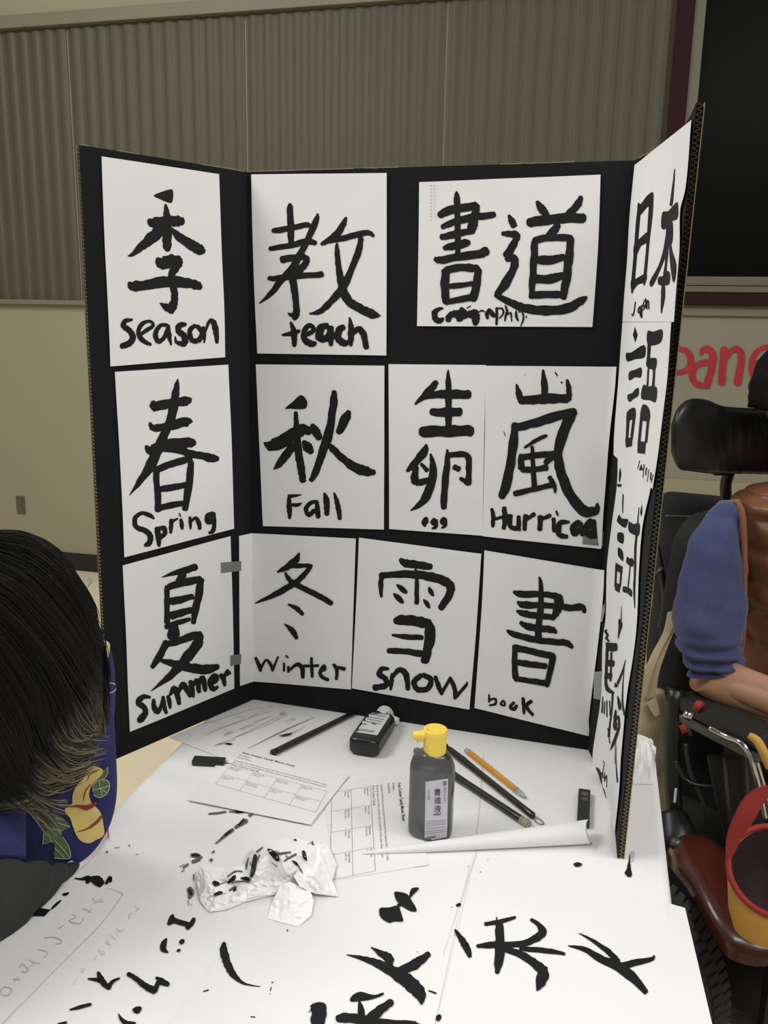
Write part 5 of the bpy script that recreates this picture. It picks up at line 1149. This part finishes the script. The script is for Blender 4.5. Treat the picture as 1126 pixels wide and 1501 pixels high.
pts = [hipl, hipl.lerp(chl, .5), chl, hcl+Vector((-.07, .0, .0)), hcl+Vector((-.02, 0, -.0)), shl-Vector((.05, 0, .02)), elb, hnd, shn, eln, hn2, hipl+Vector((0, -.1, -.05)), Vector((-.64, .86, .45)), Vector((-.74, .86, .06)), Vector((-.62, .86, .05)), hipl+Vector((0, .1, -.05)), Vector((-.64, 1.08, .45)), Vector((-.74, 1.08, .06)), Vector((-.62, 1.08, .05))]
ed = [(0,1),(1,2),(2,3),(3,4),(2,5),(5,6),(6,7),(2,8),(8,9),(9,10),(0,11),(11,12),(12,13),(13,14),(0,15),(15,16),(16,17),(17,18)]
rad = [.12, .11, .10, .05, .05, .030, .015, .016, .055, .036, .024, .09, .06, .04, .035, .09, .06, .04, .035]
skin_body('body', pts, ed, rad, 'skin2', pl)
hand(hnd, hnd-elb+Vector((.05, -.05, 0)), Vector((.6, .8, 0)), pl, 'skin2', .85)
hand(hn2-(hn2-eln).normalized()*.03, hn2-eln, Vector((.2, .9, 0)), pl, 'skin2', .85)
fl = Vector((.72, -.05, -.69)).normalized(); rl = Vector((0, -1, 0)); rl = (rl-fl*rl.dot(fl)).normalized()
hd, up = head(hcl, fl, rl, pl, 'skin2', .95)
# kimono: torso and wide sleeve
mk('kimono_torso', *loft([(hipl-Z3*.05, Vector((.16, 0, .05)), Vector((0, .17, 0))), (hipl.lerp(chl, .5), Vector((.10, 0, -.10)), Vector((0, .17, 0))), (chl, Vector((.08, 0, -.12)), Vector((0, .17, 0))), (hcl+Vector((-.10, 0, 0)), Vector((.04, 0, -.05)), Vector((0, .08, 0)))], 36, 5, .9, folds(.012, 8, 2)), 'navy', pl, smooth=True)
def kb(p, n, t, an):
    q = p + n*(.010*noise.noise(Vector((p.x*9, p.y*9, p.z*5))) + .006*math.sin(an*5+p.z*18))
    if q.z < TZ+.0025 and q.x > -.48: q.z = TZ+.0025
    return q
kim = mk('kimono_sleeve', *loft(rows_px([(20, 925, 146, 938, 1.04, .45), (-20, 960, 158, 962, 1.03, .45), (-60, 1000, 167, 1000, 1.02, .42), (-90, 1050, 173, 1046, 1.01, .40), (-110, 1110, 173, 1106, 1.00, .38), (-120, 1160, 169, 1158, .995, .36), (-120, 1200, 160, 1198, .985, .34), (-110, 1235, 146, 1228, .975, .30), (-90, 1260, 128, 1252, .965, .24), (-60, 1276, 104, 1270, .955, .16)]), 72, 6, 1, kb), 'navy', pl, smooth=True)
mk('collar', *tube([Y(152, 944, 1.00), Y(146, 960, .985), Y(136, 975, .97), Y(120, 985, .955)], [.008, .011, .012, .012], 16, True, 5), 'collar', pl, smooth=True)
# pink lining resting on the table
P = [(152, 1192), (158, 1205), (157, 1222), (146, 1245), (128, 1266), (108, 1282), (84, 1296)]
I = [(150, 1185), (146, 1200), (142, 1218), (130, 1238), (112, 1256), (92, 1270), (70, 1282)]
V = [T(x, y, .0022) for x, y in P] + [T(x, y, .012) for x, y in I]
mk('lining', V, [[i, i+1, i+8, i+7] for i in range(6)], 'pink', pl, solid=.001, smooth=True)
draw('lining_print', '152,1195,2 160,1215,1.6 162,1232,1.4', (0, 0, 1), lambda x, y, h: T(x-3, y-3, .004), pl, 'redprint')
ks = caster([kim])
KZ = (0, 1000, 3.7525)
kk = lambda h0: (lambda x, y, h: ks(x, y, h0))
pet = draw('flower_print', 'P 505,462 545,468 568,485 555,515 510,560 490,610 505,665 550,710 568,780 570,840 530,865 490,885 445,872 420,840 400,790 385,745 358,715 362,690 395,670 400,620 425,560 455,535 470,490', KZ, kk(.0012), kim, 'petal', step=4)
draw('petal_vein', '360,688,3 420,680,10 480,688,26 525,665,14; 430,820,4 480,805,7 530,770,16 558,735,10; 500,560,4 470,600,6 460,650,4; 545,480,3 500,500,5 480,540,3', KZ, kk(.0018), kim, 'redprint', step=3)
draw('leaf_print', 'P 510,600 515,560 550,535 585,535 602,570 585,610 550,632 520,625; P 590,465 592,500 570,530 540,545 560,500', KZ, kk(.0012), kim, 'leaf', step=4)
draw('leaf_print', 'P 115,685 160,640 230,625 250,665 262,720 330,735 385,790 340,820 345,860 378,905 383,965 300,965 300,900 285,880 240,890 240,830 235,790 190,755 150,710', KZ, kk(.0012), kim, 'leaf', step=4)
draw('leaf_vein', '510,590,4 550,582,5 598,568,4; 550,582,3 545,545,4; 550,582,3 560,625,4; 552,582,3 585,605,4; 512,600,4 515,560,4 550,535,4 590,540,4 602,570,4 585,612,4 548,632,4 515,620,4; 592,465,3 590,505,3 560,540,3', KZ, kk(.0019), kim, 'vein', step=3)
draw('leaf_vein', '120,680,4 180,690,4 250,685,4; 130,660,3 200,640,4 245,650,3; 160,720,4 210,715,4 260,700,4; 200,750,4 240,735,4 265,710,4; 240,780,5 300,770,4 385,795,4; 240,780,4 290,745,4 350,755,3; 240,790,4 300,810,4 345,815,3; 300,870,4 340,910,4 380,960,4; 300,910,4 340,950,4 355,965,3; 345,850,4 378,905,4 383,965,4 300,965,4; 235,890,4 240,830,4; 285,880,3 265,830,3', KZ, kk(.0019), kim, 'vein', step=3)
draw('white_line_print', '570,20,4 600,5,4 635,15,4 630,45,4 590,65,4 570,65,4; 642,170,5 645,200,5; 563,92,6 568,90,6', KZ, kk(.0012), kim, 'whiteprint', step=3)
# charcoal undersleeve with forearm on the table
def cb(p, n, t, an):
    q = p + n*(.006*noise.noise(Vector((p.x*14, p.y*14, p.z*14))) + .003*math.sin(t*34+math.sin(an)*2))
    if q.z < TZ+.002 and q.x > -.47: q.z = TZ+.002
    return q
mk('undersleeve', *loft([(T(92, 1282, .006), Vector((.012, .016, 0)), Z3*.008), (T(62, 1296, .020), Vector((.020, .024, 0)), Z3*.020), (T(20, 1318, .040), Vector((.026, .038, 0)), Z3*.039), (T(-30, 1340, .052), Vector((.03, .048, 0)), Z3*.051), (T(-100, 1390, .05), Vector((.03, .045, 0)), Z3*.045), (T(-180, 1400, .07), Vector((.03, .05, 0)), Z3*.05)], 40, 8, 1, cb), 'charcoal', pl, smooth=True)
mk('far_sleeve', *tube([shl-Vector((.09, 0, 0)), shl-Vector((.05, 0, .02)), (shl-Vector((.05, 0, .02))).lerp(elb, .45), elb.lerp(shl, .16)], [.07, .062, .052, .046], 28, True, 5), 'navy', pl, smooth=True)
mk('near_sleeve', *tube([Vector((-.56, .93, TZ+.27)), shn+Vector((-.01, .0, .01)), shn.lerp(eln, .55), eln+Vector((-.005, .01, .01))], [.085, .078, .076, .088], 28, True, 5), 'navy', pl, smooth=True)
mk('near_undersleeve', *tube([shn.lerp(eln, .7), eln, eln.lerp(hn2, .5), eln.lerp(hn2, .85)], [.05, .048, .040, .034], 22, True, 5), 'charcoal', pl, smooth=True)
mk('kimono_yoke', *tube([Vector((-.50, 1.05, TZ+.25)), Vector((-.555, .99, TZ+.285)), Vector((-.57, .90, TZ+.285)), Vector((-.55, .82, TZ+.26))], [.07, .088, .088, .08], 28, True, 5), 'navy', pl, smooth=True)
mk('trousers', *join(tube([hipl, hipl+Vector((0, -.1, -.05)), Vector((-.64, .86, .45)), Vector((-.74, .86, .08))], [.12, .10, .075, .055], 18, True, 4), tube([hipl, hipl+Vector((0, .1, -.05)), Vector((-.64, 1.08, .45)), Vector((-.74, 1.08, .08))], [.12, .10, .075, .055], 18, True, 4)), 'charcoal', pl, smooth=True)
# hair: volume plus strands
def haircol(c): return (*[max(0, x) for x in c], 1)
M['strand'] = mat('hair_strands', srgb(30, 28, 28), .5, attr='tint', spec=.18)
vol = mk('hair', *loft(rows_px([(-60, 800, 28, 800, .90, .7), (-90, 840, 80, 835, .89, .6), (-110, 890, 118, 885, .885, .5), (-120, 950, 138, 945, .88, .45), (-120, 1010, 138, 1008, .875, .42), (-110, 1060, 118, 1058, .87, .40), (-100, 1110, 80, 1110, .865, .36), (-90, 1150, 50, 1150, .86, .30), (-80, 1180, 20, 1180, .86, .2)]), 48, 5, 1, folds(.010, 12, 8)), mat('hair_mass', srgb(15, 14, 14), .5, bump=.4, bscale=150), hd, smooth=True)
G = [[(-30, 780), (30, 778), (78, 800), (105, 838), (122, 872), (128, 900)],
     [(-40, 790), (45, 805), (108, 858), (140, 915), (150, 960), (146, 1000)],
     [(-60, 805), (35, 845), (100, 915), (140, 980), (153, 1030), (143, 1075)],
     [(-75, 825), (15, 885), (80, 955), (120, 1020), (140, 1062), (152, 1070)],
     [(-85, 850), (0, 920), (58, 1000), (88, 1065), (115, 1098), (150, 1092)],
     [(-95, 870), (-20, 955), (35, 1040), (60, 1105), (90, 1130), (138, 1112)],
     [(-105, 900), (-40, 995), (12, 1080), (40, 1140), (70, 1158), (112, 1140)],
     [(-110, 930), (-60, 1040), (-10, 1125), (25, 1170), (52, 1195), (78, 1232)],
     [(-120, 960), (-80, 1080), (-35, 1150), (0, 1178), (30, 1176), (62, 1160)],
     [(-130, 980), (-100, 1100), (-60, 1165), (-20, 1185), (5, 1180), (30, 1168)]]
V, F, Cc = [], [], []
NS = 3000
for sN in range(NS):
    g_ = random.random()*(len(G)-1.001); i = int(g_); f = g_-i
    lat = random.gauss(0, 4) + 9*noise.noise(Vector((g_*3.5, 1.3, 0))); dep = random.random()**1.6; st0 = random.uniform(0, .25) if random.random() < .6 else random.uniform(0, .6)
    ph = random.uniform(0, 6.28); amp = random.uniform(0, 4.0); lng = random.uniform(.72, 1.03)
    blond = random.random()
    P = [tuple(lerp(G[i][k][j], G[i+1][k][j], f) for j in (0, 1)) for k in range(6)]
    Q = cr(P, 5); n = len(Q); k0 = int(st0*n); k1 = max(k0+6, int(lng*n)); k1 = min(k1, n)
    r0 = random.uniform(.00035, .0007); pts_ = []
    for k in range(k0, k1):
        t = k/(n-1); x, y = Q[k]; cw = noise.noise(Vector((g_*2.2, 7, 0)))*6; x += lat*(1-.3*t) + amp*math.sin(ph+t*5)*t + 7*math.sin(t*9+cw)*t; y += lat*.6 + amp*math.cos(ph+t*4)*t + 5*math.sin(t*7+cw+1)*t
        # depth over the head: nearer in the middle, further at the silhouette
        e = max(0, min(1, (150-x)/150)) ; yy = .885 - .085*math.sqrt(max(0, min(1, e))) * (1-.5*max(0, (y-1080)/120)) + .012*dep
        if f_ := (y < 850): yy += .03*(850-y)/80
        pts_.append((Y(x, y, yy), t))
    base_ = Vector(srgb(12, 11, 11)[:3])*(1+random.random()**3*2.5); tip = Vector(srgb(166, 160, 128)[:3]) if blond > .5 else Vector(srgb(78, 75, 62)[:3])
    n0 = len(V)
    for q, (p, t) in enumerate(pts_):
        d = (pts_[min(len(pts_)-1, q+1)][0]-pts_[max(0, q-1)][0]).normalized(); s_ = d.cross(Y3).normalized(); u_ = s_.cross(d)
        rr = r0*(1 if q < len(pts_)-3 else (len(pts_)-q)/4)
        for a_ in (0, 2.09, 4.19): V.append(p+(s_*math.cos(a_)+u_*math.sin(a_))*rr)
        bl = max(0, min(1, (t-.60)*2.6))*max(0, min(1, (g_-1.6)/2.0)); Cc += [haircol(base_.lerp(tip, bl*.95))]*3
    for q in range(len(pts_)-1):
        for k in range(3): a0 = n0+q*3+k; a1 = n0+q*3+(k+1) % 3; F.append([a0, a1, a1+3, a0+3])
mk('hair_strands', V, F, 'strand', hd, kind='stuff', colors=Cc, smooth=True)
# white scrap on the floor behind the hair
fz = lambda x, y: CAM + ray(x, y)*(-CAM.z/ray(x, y).z)
c_ = [fz(121, 868), fz(124, 856), fz(133, 848), fz(135, 854), fz(129, 861)]; mid = sum(c_, Vector())/5 + Z3*.05
mk('paper_scrap', [p + Z3*.004 for p in c_] + [mid], [[i, (i+1) % 5, 5] for i in range(5)] + [[4, 3, 2, 1, 0]], 'paper', label='small crumpled white paper scrap on the floor by the far baseboard', cat='paper scrap')
